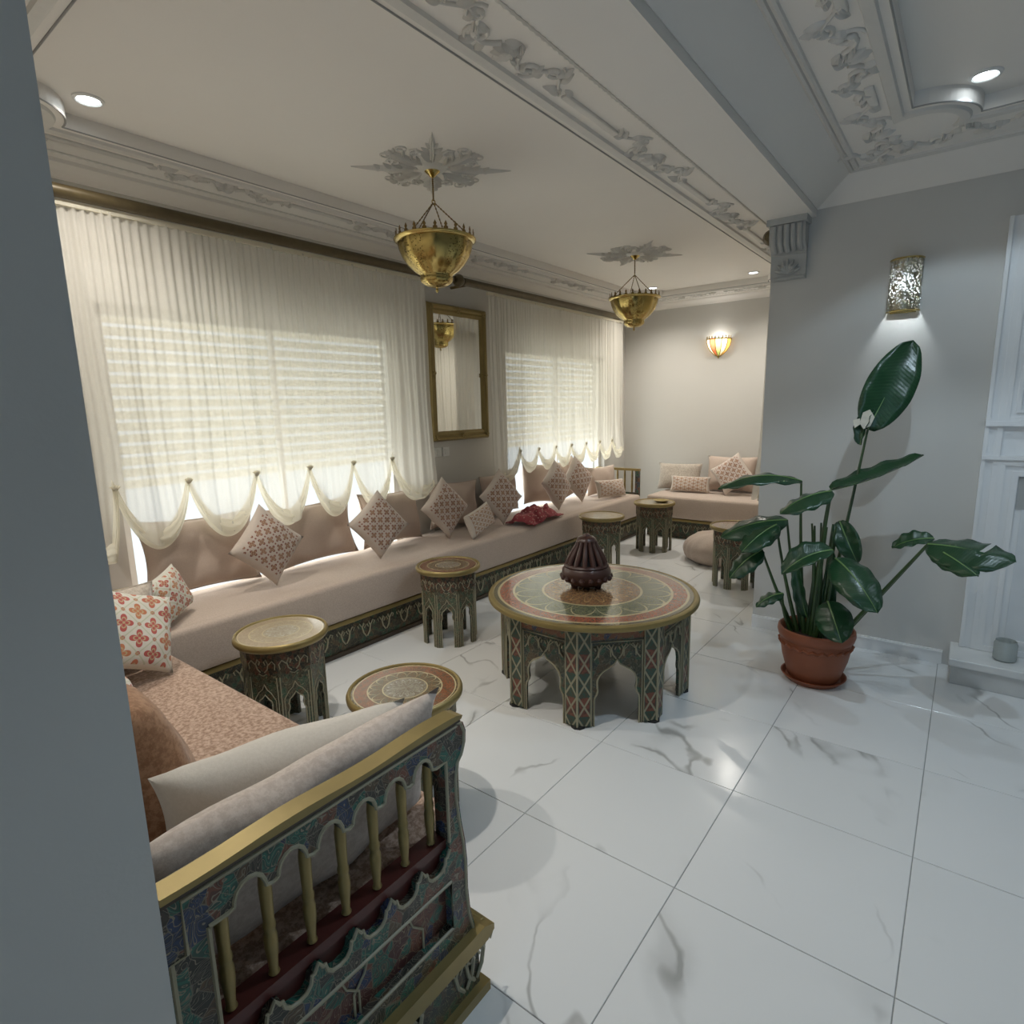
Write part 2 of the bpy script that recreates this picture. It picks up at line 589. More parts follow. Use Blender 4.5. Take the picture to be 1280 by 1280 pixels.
def M_curtain(name, diff, transp, trl):
    m = bpy.data.materials.new(name)
    m.use_nodes = True
    nt = m.node_tree
    nt.nodes.clear()
    out = nt.nodes.new('ShaderNodeOutputMaterial')
    d = nt.nodes.new('ShaderNodeBsdfDiffuse')
    t = nt.nodes.new('ShaderNodeBsdfTranslucent')
    tr = nt.nodes.new('ShaderNodeBsdfTransparent')
    tc = nt.nodes.new('ShaderNodeTexCoord')
    nz = nt.nodes.new('ShaderNodeTexNoise')
    nz.inputs['Scale'].default_value = 300.0
    nt.links.new(tc.outputs['Object'], nz.inputs['Vector'])
    mr = nt.nodes.new('ShaderNodeMapRange')
    mr.inputs[3].default_value, mr.inputs[4].default_value = transp * 0.8, transp * 1.2
    nt.links.new(nz.outputs[0], mr.inputs[0])
    d.inputs[0].default_value = (*diff, 1)
    t.inputs[0].default_value = (*diff, 1)
    m1 = nt.nodes.new('ShaderNodeMixShader')
    m1.inputs[0].default_value = trl
    nt.links.new(d.outputs[0], m1.inputs[1])
    nt.links.new(t.outputs[0], m1.inputs[2])
    m2 = nt.nodes.new('ShaderNodeMixShader')
    nt.links.new(mr.outputs[0], m2.inputs[0])
    nt.links.new(m1.outputs[0], m2.inputs[1])
    nt.links.new(tr.outputs[0], m2.inputs[2])
    nt.links.new(m2.outputs[0], out.inputs[0])
    return m


SLAT = M_curtain('shutter_slat', (0.84, 0.80, 0.71), 0.0, 0.33)
SHEER = M_curtain('sheer_curtain', (0.84, 0.81, 0.74), 0.30, 0.5)
SWAG = M_curtain('gathered_sheer', (0.84, 0.80, 0.68), 0.06, 0.5)


def M_leaf():
    m = Mat('leaf_green', (0.02, 0.08, 0.03), 0.3)
    u, v, _ = m.xyz(m.coord('UV'))
    vein = ((u * 26.0 + (v - 0.5).abs() * 6.0).fract() - 0.5).abs()
    n = m.noise(6.0, 3)
    c = m.mix(n, (0.007, 0.034, 0.014), (0.016, 0.070, 0.025))
    m.color(m.mix((vein < 0.08) * 0.25, c, (0.04, 0.13, 0.05)))
    m.bump(vein, 0.2, 0.003)
    m.b.inputs['Coat Weight'].default_value = 0.12
    m.b.inputs['Coat Roughness'].default_value = 0.2
    return m.m


LEAF = M_leaf()


def M_redcloth():
    m = Mat('red_patterned_cloth', (0.25, 0.03, 0.04), 0.85)
    k = m.vor(38.0, 'F1', None, 'Distance')
    c = m.mix(m.noise(9.0, 2).sstep(0.42, 0.55), (0.17, 0.018, 0.026), (0.30, 0.05, 0.06))
    m.color(m.mix((k < 0.30), c, (0.42, 0.20, 0.17)))
    m.bump(m.noise(60, 3), 0.4, 0.004)
    return m.m


REDCLOTH = M_redcloth()


def M_pierced(name, col, hole_scale, thr, rough=0.3, glow=None):
    """metal sheet with punched holes"""
    m = Mat(name, col, rough, 0.9)
    d = m.vor(hole_scale, 'F1', None, 'Distance', 0.9)
    hole = d < thr
    tr = m.node('ShaderNodeBsdfTransparent')
    mx = m.node('ShaderNodeMixShader')
    m.nt.links.new(hole.k, mx.inputs[0])
    m.nt.links.new(m.b.outputs[0], mx.inputs[1])
    m.nt.links.new(tr.outputs[0], mx.inputs[2])
    m.nt.links.new(mx.outputs[0], m.out.inputs[0])
    return m.m


PIERCED = M_pierced('pierced_brass', (0.40, 0.37, 0.28), 85.0, 0.46)


def M_bowl():
    m = Mat('engraved_brass_bowl', (0.60, 0.42, 0.12), 0.24, 1.0)
    d = m.vor(85.0, 'F1', None, 'Distance', 0.6)
    x, y, z = m.xyz()
    th = y.at2(x)
    panel = ((th * 4.0).cos()).sstep(-0.25, 0.1)
    dot = (d < 0.28) * panel
    m.color(m.mix(dot * 0.85, m.mix(m.noise(9, 2), (0.34, 0.25, 0.075), (0.60, 0.46, 0.18)), (0.06, 0.035, 0.012)))
    m.set('Roughness', dot * 0.3 + 0.2)
    m.bump(1.0 - dot, 0.35, 0.002)
    return m.m


BOWL = M_bowl()


def M_emit(name, col, st):
    m = Mat(name, col, 0.4)
    m.b.inputs['Emission Color'].default_value = (*col, 1)
    m.b.inputs['Emission Strength'].default_value = st
    return m.m


LED = M_emit('led_disc', (0.86, 0.95, 1.0), 9.0)
BULB = M_emit('sconce_bulb', (0.88, 0.96, 1.0), 14.0)
BULBWARM = M_emit('bowl_sconce_bulb', (1.0, 0.96, 0.9), 6.0)


def M_glassy(name, col, a):
    m = Mat(name, col, 0.08)
    tr = m.node('ShaderNodeBsdfTransparent')
    tr.inputs[0].default_value = (*[0.5 + 0.5 * c for c in col], 1)
    mx = m.node('ShaderNodeMixShader')
    mx.inputs[0].default_value = a
    m.nt.links.new(m.b.outputs[0], mx.inputs[1])
    m.nt.links.new(tr.outputs[0], mx.inputs[2])
    m.nt.links.new(mx.outputs[0], m.out.inputs[0])
    return m.m


GLASS = M_glassy('window_glass', (0.85, 0.9, 0.9), 0.88)
JAR = M_glassy('jar_glass', (0.62, 0.66, 0.64), 0.45)


def M_stained(name, col):
    m = Mat(name, col, 0.15)
    t = m.node('ShaderNodeBsdfTranslucent')
    t.inputs[0].default_value = (*col, 1)
    mx = m.node('ShaderNodeMixShader')
    mx.inputs[0].default_value = 0.75
    m.nt.links.new(m.b.outputs[0], mx.inputs[1])
    m.nt.links.new(t.outputs[0], mx.inputs[2])
    m.nt.links.new(mx.outputs[0], m.out.inputs[0])
    return m.m


ST_AMBER, ST_CLEAR, ST_RED, ST_GREEN = (M_stained('amber_glass', (0.9, 0.48, 0.12)), M_stained('clear_glass', (0.95, 0.85, 0.6)), M_stained('red_glass', (0.8, 0.22, 0.10)), M_stained('green_glass', (0.65, 0.8, 0.3)))
mm = Mat('mirror_silver', (0.86, 0.88, 0.87), 0.015, 1.0)
mm.set('Roughness', mm.noise(3, 1) * 0.01 + 0.01)
MIRROR = mm.m

# ================================================================== THE SETTING
X0, X1, Y0, Y1 = 0.25, 7.20, 1.09, 3.65          # salon between near wall, far wall, beam and window wall
XW, YE = 4.08, 1.07                                # hall wall plane and its free end
ZB, ZT, ZS = 2.76, 2.82, 2.61                      # ceiling border, tray panel, beam soffit


def struct(o):
    return tag(o, kind='structure')


# ---- floor: grout bed with marble tiles laid on it
floor = struct(MB().box(-3.4, 7.4, -4.4, 3.85, -0.12, -0.003).build('floor', GROUT))
P = 0.6
tile0 = None
ix0, iy0 = 2.206 - P * 10, 0.616 - P * 9
for i in range(18):
    for j in range(15):
        x, y = ix0 + i * P, iy0 + j * P
        if x + P < -3.2 or x > 7.2 or y + P < -4.2 or y > 3.65 or (x >= 4.1 and y + P < 1.0):
            continue
        if tile0 is None:
            g = 0.0014
            e = 0.0012
            a, b = g, P - g
            vs = [(a, a, -0.003), (b, a, -0.003), (b, b, -0.003), (a, b, -0.003),
                  (a, a, -e), (b, a, -e), (b, b, -e), (a, b, -e),
                  (a + e, a + e, 0), (b - e, a + e, 0), (b - e, b - e, 0), (a + e, b - e, 0)]
            fs = [(8, 9, 10, 11)]
            for k in range(4):
                q = (k + 1) % 4
                fs += [(k, q, q + 4, k + 4), (k + 4, q + 4, q + 8, k + 8)]
            tile0 = MB().add(vs, fs).build('tile', MARBLE, floor)
            t = tile0
        else:
            t = tile0.copy()
            COL.objects.link(t)
            t.parent = floor
        t.location = (x, y, 0)

# ---- walls
W1 = (1.20, 3.25)
W2 = (4.65, 6.65)
WZ0, WZ1 = 0.30, 2.12
mb = MB()
for a, b in ((0.05, W1[0]), (W1[1], W2[0]), (W2[1], 7.4)):
    mb.box(a, b, Y1, Y1 + 0.22, 0, 3.0)
for a, b in (W1, W2):
    mb.box(a, b, Y1, Y1 + 0.22, 0, WZ0).box(a, b, Y1, Y1 + 0.22, WZ1, 3.0)
struct(mb.build('wall_window', WALL))
struct(MB().box(X1, X1 + 0.2, 0.87, Y1, 0, 3.0).build('wall_far', WALL))
struct(MB().box(XW, XW + 0.2, -4.4, YE, 0, 3.0).build('wall_hall', WALL))
struct(MB().box(XW + 0.2, X1, YE - 0.2, YE, 0, 3.0).build('wall_right', WALL))
struct(MB().box(X0 - 0.2, X0, 0.83, Y1, 0, 3.0).build('wall_near', WALL))
struct(MB().box(-3.4, X0 - 0.2, 0.83, 1.03, 0, 3.0).build('wall_left', WALL))
struct(MB().box(-3.4, XW, -4.4, -4.2, 0, 3.0).build('wall_side', WALL))
mb = MB()
mb.box(-3.4, -3.2, -4.2, -0.85, 0, 3.0).box(-3.4, -3.2, 0.75, 0.83, 0, 3.0).box(-3.4, -3.2, -0.85, 0.75, 2.55, 3.0)
struct(mb.build('wall_back', WALL))
struct(MB().box(XW - 0.014, XW, 0.0, YE, 0, 0.085).box(XW - 0.018, XW, 0.0, YE, 0.068, 0.078).build('baseboard_hall', LACQ))
struct(MB().box(X0, XW, 0.83, 1.09, ZS, 3.0).build('trim_1', PLASTER))      # beam over the opening


# ---- ceilings: a moulded border round a raised tray with notched corners
def tray_outline(x0, x1, y0, y1, r, d, n=14):
    pts = []
    rr = r - d
    a = math.asin(min(0.9, d / rr))
    for (cx, cy, base) in ((x1, y1, 180), (x0, y1, 270), (x0, y0, 0), (x1, y0, 90)):
        s0 = R(base + 90) + a if base in (180, 270, 0, 90) else 0
        for k in range(n + 1):
            t = s0 - (PI / 2 + 2 * a) * k / n
            pts.append((cx + rr * math.cos(t), cy + rr * math.sin(t)))
    return pts


def ring_band(mb, po, pi, z0, z1):
    """band between two outlines of equal count, standing from z0 down to z1, with rounded face"""
    n = len(po)
    prof = [(0.0, 0.0), (0.12, 0.75), (0.5, 1.0), (0.88, 0.75), (1.0, 0.0)]
    vs, fs = [], []
    for (t, k) in prof:
        for p, q in zip(po, pi):
            vs.append((p[0] + (q[0] - p[0]) * t, p[1] + (q[1] - p[1]) * t, z0 + (z1 - z0) * k))
    for i in range(len(prof) - 1):
        for j in range(n):
            j2 = (j + 1) % n
            fs.append((i * n + j, i * n + j2, (i + 1) * n + j2, (i + 1) * n + j))
    return mb.add(vs, fs)


def make_ceiling(outer, tray, r):
    (ox0, ox1, oy0, oy1) = outer
    o2 = tray_outline(*tray, r, 0.0)
    out = [(ox0, oy0), (ox1, oy0), (ox1, oy1), (ox0, oy1)]
    tris = tessellate_polygon([[Vector((*p, 0)) for p in out], [Vector((*p, 0)) for p in o2]])
    allp = out + o2
    mb = MB().add([(*p, ZB) for p in allp], [tuple(t) for t in tris])
    n = len(o2)
    mb.add([(*p, ZB) for p in o2] + [(*p, ZT) for p in o2], [(i, (i + 1) % n, (i + 1) % n + n, i + n) for i in range(n)])
    c = struct(mb.build('ceiling', PLASTER))
    MB().box(tray[0] - 0.1, tray[1] + 0.1, tray[2] - 0.1, tray[3] + 0.1, ZT, ZT + 0.04).build('tray_panel', PLASTER, c)
    MB().box(ox0, ox1, oy0, oy1, 2.9, 3.0).build('slab', PLASTER, c)
    return c


S_TRAY = (0.80, 6.74, 1.55, 3.19)
H_TRAY = (-2.4, 3.485, -3.6, 0.31)
NR = 0.235
ceil_s = make_ceiling((X0, X1, Y0 - 0.01, Y1), S_TRAY, NR)
ceil_h = make_ceiling((-3.4, XW, -4.2, 0.84), H_TRAY, NR)
for c, tr in ((ceil_s, S_TRAY), (ceil_h, H_TRAY)):
    ring_band(MB(), tray_outline(*tr, NR, 0.035), tray_outline(*tr, NR, 0.085), ZB, ZB - 0.016).build('moulding_band', STUCCO, c, True)
    ring_band(MB(), tray_outline(*tr, NR, 0.0), tray_outline(*tr, NR, 0.008), ZB + 0.002, ZB - 0.005).build('tray_lip', M_plain('shadow_gap_grey', (0.30, 0.30, 0.29), 0.5), c, True)  # lip coloured grey to draw the shaded groove at the tray edge


def rope(mb, p, q, r=0.009, step=0.035):
    p, q = Vector(p), Vector(q)
    L = (q - p).length
    n = max(2, int(L / step))
    pts = [p + (q - p) * (i / (2 * n)) for i in range(2 * n + 1)]
    return mb.tube(pts, [r if i % 2 else r * 0.55 for i in range(2 * n + 1)], 6)


# salon: rope beads and plain beads along the border, cornices against the walls
mb = MB()
rope(mb, (X0, 1.255, ZB), (X1, 1.255, ZB))
mb.tube([(X0, 1.225, ZB), (X1, 1.225, ZB)], 0.007, 6)
rope(mb, (X0, 3.50, ZB), (X1, 3.50, ZB))
rope(mb, (7.05, 1.255, ZB), (7.05, 3.50, ZB))
rope(mb, (0.42, 1.255, ZB), (0.42, 3.50, ZB))
mb.build('rope_bead', STUCCO, ceil_s, True)
corn = [(0, 0), (0.0, -0.075), (0.014, -0.075), (0.02, -0.055), (0.045, -0.038), (0.075, -0.02), (0.08, -0.004), (0.10, 0.0)]
MB().prism(corn, X1 - X0, lambda a, b, d: (X0 + d, Y1 - a, ZB + b)).build('cornice', PLASTER, ceil_s, True)
MB().prism(corn, Y1 - YE, lambda a, b, d: (X1 - a, Y1 - d, ZB + b)).build('cornice', PLASTER, ceil_s, True)
MB().prism(corn, Y1 - Y0, lambda a, b, d: (X0 + a, Y1 - d, ZB + b)).build('cornice', PLASTER, ceil_s, True)
MB().prism(corn, X1 - XW - 0.2, lambda a, b, d: (XW + 0.2 + d, YE + a, ZB + b)).build('cornice', PLASTER, ceil_s, True)
# hall: wide sloping crown along beam and walls, double bead above it
crown = [(0, 0), (0.0, -0.108), (0.006, -0.112), (0.012, -0.104), (0.185, -0.008), (0.19, 0.0)]
MB().prism(crown, XW + 3.2, lambda a, b, d: (-3.2 + d, 0.83 - a, ZB + b)).build('crown_moulding', PLASTER, ceil_h, True)
MB().prism(crown, 5.03, lambda a, b, d: (XW - a, 0.83 - d, ZB + b)).build('crown_moulding', PLASTER, ceil_h, True)
mb = MB()
for d in (0.0, 0.03):
    mb.tube([(-3.2, 0.63 - d, ZB), (XW - 0.2 - d, 0.63 - d, ZB)], 0.013, 8)
    mb.tube([(XW - 0.2 - d, 0.63 - d, ZB), (XW - 0.2 - d, -4.2, ZB)], 0.013, 8)
mb.build('double_bead', STUCCO, ceil_h, True)


# ---- acanthus clusters in stucco on the ceiling borders
def acanthus(seed, k=1.0):
    rnd = random.Random(seed)
    mb = MB()
    mb.petal(0, -0.015, 0, PI / 2, 0.10 * k, 0.06 * k, 0.022)
    for s in (-1, 1):
        for q in range(5):
            a = PI / 2 + s * R(22 + 26 * q)
            mb.petal(s * 0.012 * q, -0.012, 0, a, (0.085 - 0.006 * q) * k, 0.03 * k, 0.018)
        mb.scroll(s * 0.14 * k, 0.028, -0.002, 0.052 * k, PI / 2 if s > 0 else PI / 2, 1.25, -s, 0.012 * k)
        mb.scroll(s * 0.22 * k, -0.035, -0.002, 0.045 * k, -PI / 2, 1.2, s, 0.011 * k)
        pts = [(s * (0.05 + 0.30 * t) * k, 0.055 * math.sin(t * 7.5) * k * (1 - 0.5 * t), -0.003) for t in [i / 16 for i in range(17)]]
        mb.tube(pts, [0.011 * (1 - 0.4 * i / 16) * k for i in range(17)], 6)
        for q in range(9):
            t = q / 8
            x, y = s * (0.09 + 0.27 * t) * k, 0.055 * math.sin((0.1 + 0.9 * t) * 7.5) * k * (1 - 0.5 * t)
            mb.petal(x, y, 0, rnd.uniform(0, 2 * PI), rnd.uniform(0.045, 0.075) * k, 0.028 * k, 0.016)
        mb.petal(s * 0.35 * k, 0, 0, 0 if s > 0 else PI, 0.06 * k, 0.03 * k, 0.014)
        mb.petal(s * 0.33 * k, 0.01, 0, R(50) if s > 0 else R(130), 0.05 * k, 0.025 * k, 0.014)
    return mb.build('acanthus_scroll', STUCCO, None, True, 60)


ac = acanthus(3)
first = True


def put_ac(parent, x, y, rz):
    global first
    o = ac if first else ac.copy()
    if not first:
        COL.objects.link(o)
    first = False
    o.parent = parent
    o.location, o.rotation_euler = (x, y, ZB), (0, 0, rz)


bars = MB()
for i in range(6):
    x = 0.62 + i * 1.2
    put_ac(ceil_s, x, 1.375, 0)
    put_ac(ceil_s, x, 3.355, PI)
    if i < 5:
        for y in (1.40, 3.335):
            bars.rbox(x + 0.38, x + 0.82, y - 0.017, y + 0.017, ZB - 0.012, ZB + 0.004, 0.006)
bars.build('bar_moulding', STUCCO, ceil_s, True)
for y in (1.9, 2.8):
    put_ac(ceil_s, 6.91, y, PI / 2)
    put_ac(ceil_s, 0.56, y, -PI / 2)
for x in (0.4, 1.1, 1.85, 2.65, 3.45):
    put_ac(ceil_h, x, 0.475, PI if x < 3 else PI)
for y in (0.38, -0.33, -1.0):
    put_ac(ceil_h, 3.68, y, -PI / 2)
mb = MB()
for x in (2.25, 3.02):
    mb.rbox(x - 0.09, x + 0.09, 0.42, 0.455, ZB - 0.012, ZB + 0.004, 0.006)
mb.build('bar_moulding', STUCCO, ceil_h, True)


# ---- ceiling medallions
def medallion():
    mb = MB()
    mb.lathe([(0.0, -0.02), (0.05, -0.018), (0.07, -0.01), (0.085, 0.0)], 24)
    for k in range(8):
        a = k * PI / 4
        long = k % 2 == 1
        L = 0.43 if long else 0.31
        c, s = math.cos(a), math.sin(a)
        mb.petal(c * 0.07, s * 0.07, 0, a, L - 0.07, 0.042 if long else 0.035, 0.018, 8)
        for q in (-1, 1):
            for (d, da, l) in ((0.09, 34, 0.12), (0.15, 42, 0.11), (0.21, 48, 0.085), (0.27, 40, 0.06)):
                if d < L - 0.03:
                    mb.petal(c * d, s * d, 0, a + q * R(da), l * 0.85, 0.020, 0.016)
            x, y = c * 0.2 - s * q * 0.075, s * 0.2 + c * q * 0.075
            mb.scroll(x, y, -0.002, 0.04, a, 1.2, q, 0.008)
            if not long:
                x, y = c * 0.28 - s * q * 0.055, s * 0.28 + c * q * 0.055
                mb.scroll(x, y, -0.002, 0.035, a + PI, 1.1, -q, 0.007)
    return mb.build('ceiling_medallion', STUCCO, None, True, 60)


MEDX = (2.49, 4.95)
MY = 2.43
md = medallion()
tag(md, 'white stucco star medallion on the ceiling above the nearer brass pendant', 'ceiling medallion', 'star medallions on the salon ceiling')
md.location = (MEDX[0], MY, ZT)
md2 = md.copy()
COL.objects.link(md2)
md2.location = (MEDX[1], MY, ZT)
md['label'] = 'eight-pointed white stucco medallion above the brass pendant close to the wall mirror'
md['label'] = 'white stucco star medallion above the pendant lamp hanging in front of the mirror'
md2['label'] = 'white stucco star medallion above the pendant lamp near the end wall sconce'


# ---- windows with frames, panes and roller shutters
def window(name, x0, x1):
    y = Y1 + 0.06
    wn = struct(MB().box(x0, x0 + 0.05, y, y + 0.05, WZ0, WZ1).box(x1 - 0.05, x1, y, y + 0.05, WZ0, WZ1)
                .box(x0, x1, y, y + 0.05, WZ1 - 0.05, WZ1).box(x0, x1, y, y + 0.05, WZ0, WZ0 + 0.05)
                .box((x0 + x1) / 2 - 0.012, (x0 + x1) / 2 + 0.012, y, y + 0.05, WZ0, WZ1).build(name, FRAMEWHITE))
    for a, b in ((x0 + 0.05, (x0 + x1) / 2 - 0.012), ((x0 + x1) / 2 + 0.012, x1 - 0.05)):
        MB().box(a, b, y + 0.02, y + 0.026, WZ0 + 0.05, WZ1 - 0.05).build('pane', GLASS, wn)
    sl = None
    z = WZ1 - 0.03
    while z > 1.14:
        if sl is None:
            prof = [(0, 0), (0.008, 0.012), (0.010, 0.026), (0.006, 0.044), (0.001, 0.049), (-0.004, 0.044), (-0.002, 0.026), (-0.004, 0.006)]
            sl = MB().prism(prof, x1 - x0 - 0.02, lambda a, b, d: (x0 + 0.01 + d, a, b - 0.049)).build('shutter_slat', SLAT, wn)
        else:
            sl = share(sl, wn)
        sl.location = (0, y + 0.11, z)
        z -= 0.066
    for k, x in enumerate((x0 + 0.005, x1 - 0.03)):
        MB().box(x, x + 0.025, y + 0.095, y + 0.13, WZ0, WZ1).build('shutter_rail', FRAMEWHITE, wn)
    MB().box(x0 - 0.03, x1 + 0.03, Y1 - 0.012, Y1 + 0.0, WZ1 + 0.005, WZ1 + 0.21).build('shutter_box_cover', FRAMEWHITE, wn)
    return wn


window('window_1', *W1)
window('window_2', *W2)
# glazed door behind the camera that lets the cool daylight into the hall
dr = struct(MB().box(-3.33, -3.28, -0.85, -0.75, 0, 2.55).box(-3.33, -3.28, 0.65, 0.75, 0, 2.55).box(-3.33, -3.28, -0.75, 0.65, 2.45, 2.55)
            .box(-3.33, -3.28, -0.75, 0.65, 0, 0.12).box(-3.33, -3.28, -0.1, 0.0, 0.12, 2.45).build('door_1', FRAMEWHITE))
for a, b in ((-0.75, -0.1), (0.0, 0.65)):
    MB().box(-3.31, -3.304, a, b, 0.12, 2.45).build('pane', GLASS, dr)


# ---- corbel under the beam end
cb = empty('corbel', (XW, 0.965, 2.27))
tag(cb, 'grey carved plaster corbel with fluted scroll and acanthus fan under the beam', 'corbel')
MB().prism([(0, 0.0), (-0.02, 0.0), (-0.028, 0.02), (-0.034, 0.14), (-0.05, 0.17), (-0.09, 0.20), (-0.10, 0.25), (-0.10, 0.305), (0, 0.305)], 0.2, lambda a, b, d: (a, -0.1 + d, b)).build('body', CORBEL, cb)
MB().box(-0.125, 0, -0.112, 0.112, 0.305, 0.34).build('abacus', CORBEL, cb)
mb = MB()
for k in range(5):
    y = -0.072 + k * 0.036
    mb.tube([(-0.045, y, 0.165), (-0.092, y, 0.195), (-0.104, y, 0.245), (-0.100, y, 0.30)], 0.014 if k != 2 else 0.018, 8)
mb.build('fluting', CORBEL, cb, True)
mb = MB()
for k in range(7):
    a = R(-75 + 25 * k)
    c, s = math.cos(a), math.sin(a)
    mb.tube([(-0.036, 0, 0.035), (-0.046, s * 0.04, 0.035 + c * 0.045), (-0.038, s * 0.075, 0.035 + c * 0.085)], [0.006, 0.014, 0.004], 6)
mb.tube([(-0.03, -0.095, 0.01), (-0.03, 0.095, 0.01)], 0.01, 6).tube([(-0.036, -0.095, 0.150), (-0.036, 0.095, 0.150)], 0.008, 6)
mb.build('acanthus_fan', CORBEL, cb, True)


# ---- mantel wall piece with its hearth
mt = empty('mantelpiece', (XW, -0.07, 0.15))
tag(mt, 'tall white panelled mantelpiece with moulded frames against the hall wall', 'mantelpiece')
YM = -1.55
MB().box(-0.05, 0, YM, 0, 0, 2.27).build('backboard', LACQ, mt)


def frame_strip(name, y0, y1, z0, z1, wd, x, parent, mat=LACQ):
    mb = MB()
    for k, (d0, d1, h) in enumerate(((0, wd * 0.35, 0.022), (wd * 0.35, wd * 0.7, 0.012), (wd * 0.7, wd, 0.02))):
        mb.box(x - h, x, y0 + d0, y0 + d1, z0 + d0, z1 - d0).box(x - h, x, y1 - d1, y1 - d0, z0 + d0, z1 - d0)
        mb.box(x - h, x, y0 + d1, y1 - d1, z0 + d0, z0 + d1).box(x - h, x, y0 + d1, y1 - d1, z1 - d1, z1 - d0)
    return mb.build(name, mat, parent)


mb = MB()
for (a, b, h) in ((0, 0.018, 0.075), (0.018, 0.05, 0.062), (0.05, 0.075, 0.07)):
    mb.box(-h, -0.05, -b, -a, 0, 2.27)
mb.build('pilaster', LACQ, mt)
frame_strip('upper_frame', YM, -0.075, 1.26, 2.24, 0.06, -0.05, mt)
frame_strip('inner_upper_frame', YM + 0.1, -0.175, 1.36, 2.14, 0.04, -0.05, mt)
frame_strip('lower_frame', YM, -0.075, 0.0, 1.06, 0.085, -0.05, mt)
MB().box(-0.056, -0.05, YM + 0.1, -0.19, 0.03, 0.80).build('recess_panel', M_plain('recess_white', (0.70, 0.72, 0.73), 0.5), mt)
MB().box(-0.055, -0.05, YM + 0.09, -0.165, 0.80, 0.97).build('grey_panel', M_plain('recess_grey', (0.42, 0.42, 0.40), 0.6), mt)
MB().box(-0.085, 0, YM, 0.0, 1.235, 1.26).build('shelf_moulding', LACQ, mt)
MB().box(-0.085, 0, YM, 0.0, 1.06, 1.08).build('lintel_moulding', LACQ, mt)
he = empty('hearth', (3.79, -0.03, 0))
tag(he, 'low grey stone hearth step with pale slab under the mantelpiece', 'hearth')
MB().rbox(0.02, 0.289, -1.6, -0.012, 0.0, 0.105, 0.004).build('plinth', STONE, he)
MB().rbox(0.0, 0.289, -1.62, 0.0, 0.105, 0.148, 0.006).build('slab', M_plain('hearth_slab', (0.72, 0.72, 0.70), 0.35, var=0.08, nscale=9), he)

# ================================================================== SOFAS
SZ0, SZ1 = 0.235, 0.49       # mattress
PL = 0.20                    # plinth height


def motif():
    """carved double-curl motif standing in the xz plane, proud towards -y"""
    mb = MB()
    for s in (-1, 1):
        pts = [(s * 0.004, 0, 0.02), (s * 0.022, 0, 0.045), (s * 0.030, 0, 0.08), (s * 0.018, 0, 0.105), (s * 0.006, 0, 0.092), (s * 0.016, 0, 0.075)]
        mb.tube(pts, [0.004, 0.005, 0.005, 0.005, 0.004, 0.003], 5)
        pts = [(s * 0.030, 0, 0.08), (s * 0.050, 0, 0.11), (s * 0.062, 0, 0.10), (s * 0.055, 0, 0.082)]
        mb.tube(pts, [0.003, 0.004, 0.004, 0.002], 5)
    return mb.build('carved_motif', CREAM, None, True)


MOT = motif()
mot_used = False


def put_motif(parent, loc, rz, sc=1.0):
    global mot_used
    o = MOT
    if mot_used:
        o = MOT.copy()
        COL.objects.link(o)
    mot_used = True
    o.parent = parent
    o.location, o.rotation_euler, o.scale = loc, (0, 0, rz), (sc, sc, sc)


def mattress(name, x0, x1, y0, y1, mat, parent, seed=1):
    mb = MB()
    nx, ny = max(6, int((x1 - x0) / 0.06)), max(6, int((y1 - y0) / 0.06))
    mb.rbox(x0, x1, y0, y1, SZ0, SZ1 - 0.004, 0.03)
    # softly uneven top skin
    vs, fs = [], []
    for i in range(nx + 1):
        for j in range(ny + 1):
            x, y = x0 + 0.012 + (x1 - x0 - 0.024) * i / nx, y0 + 0.012 + (y1 - y0 - 0.024) * j / ny
            e = min(i, nx - i, j, ny - j)
            z = SZ1 - 0.004 + (-0.014 if e == 0 else 0.004 + 0.006 * noise.noise((x * 3, y * 3, seed)))
            vs.append((x, y, z))
    for i in range(nx):
        for j in range(ny):
            a = i * (ny + 1) + j
            fs.append((a, a + ny + 1, a + ny + 2, a + 1))
    mb.add(vs, fs)
    return mb.build(name, mat, parent, True, 50)


# --- long sofa under the windows
sf = empty('banquette_sofa', (0, 0, 0))
tag(sf, 'long beige banquette sofa with painted plinth running under both curtained windows', 'sofa', 'banquette sofas around the room')
MB().box(0.27, 6.42, 3.03, 3.63, 0.0, PL).build('plinth', PLINTH_PAINT, sf)
MB().rbox(0.27, 6.43, 3.005, 3.05, PL, PL + 0.03, 0.006).build('gold_ledge', GOLD, sf, True)
MB().rbox(0.27, 6.43, 3.012, 3.05, 0.0, 0.028, 0.005).build('skirting', DARKWOOD, sf, True)
mattress('mattress', 0.27, 6.33, 2.985, 3.625, SEAT, sf)
x = 1.15
while x < 6.35:
    put_motif(sf, (x, 3.026, 0.045), 0, 1.1)
    x += 0.165

# --- far sofa against the end wall
sf2 = empty('banquette_sofa')
tag(sf2, 'short beige banquette sofa with painted plinth along the end wall beneath the bowl sconce', 'sofa', 'banquette sofas around the room')
MB().box(6.40, 7.19, 1.10, 2.93, 0.0, PL).build('plinth', PLINTH_PAINT, sf2)
MB().rbox(6.375, 6.42, 1.10, 2.94, PL, PL + 0.03, 0.006).build('gold_ledge', GOLD, sf2, True)
mattress('mattress', 6.36, 7.18, 1.10, 2.93, SEAT, sf2, 4)
y = 1.3
while y < 2.9:
    put_motif(sf2, (6.396, y, 0.045), -PI / 2, 1.1)
    y += 0.165

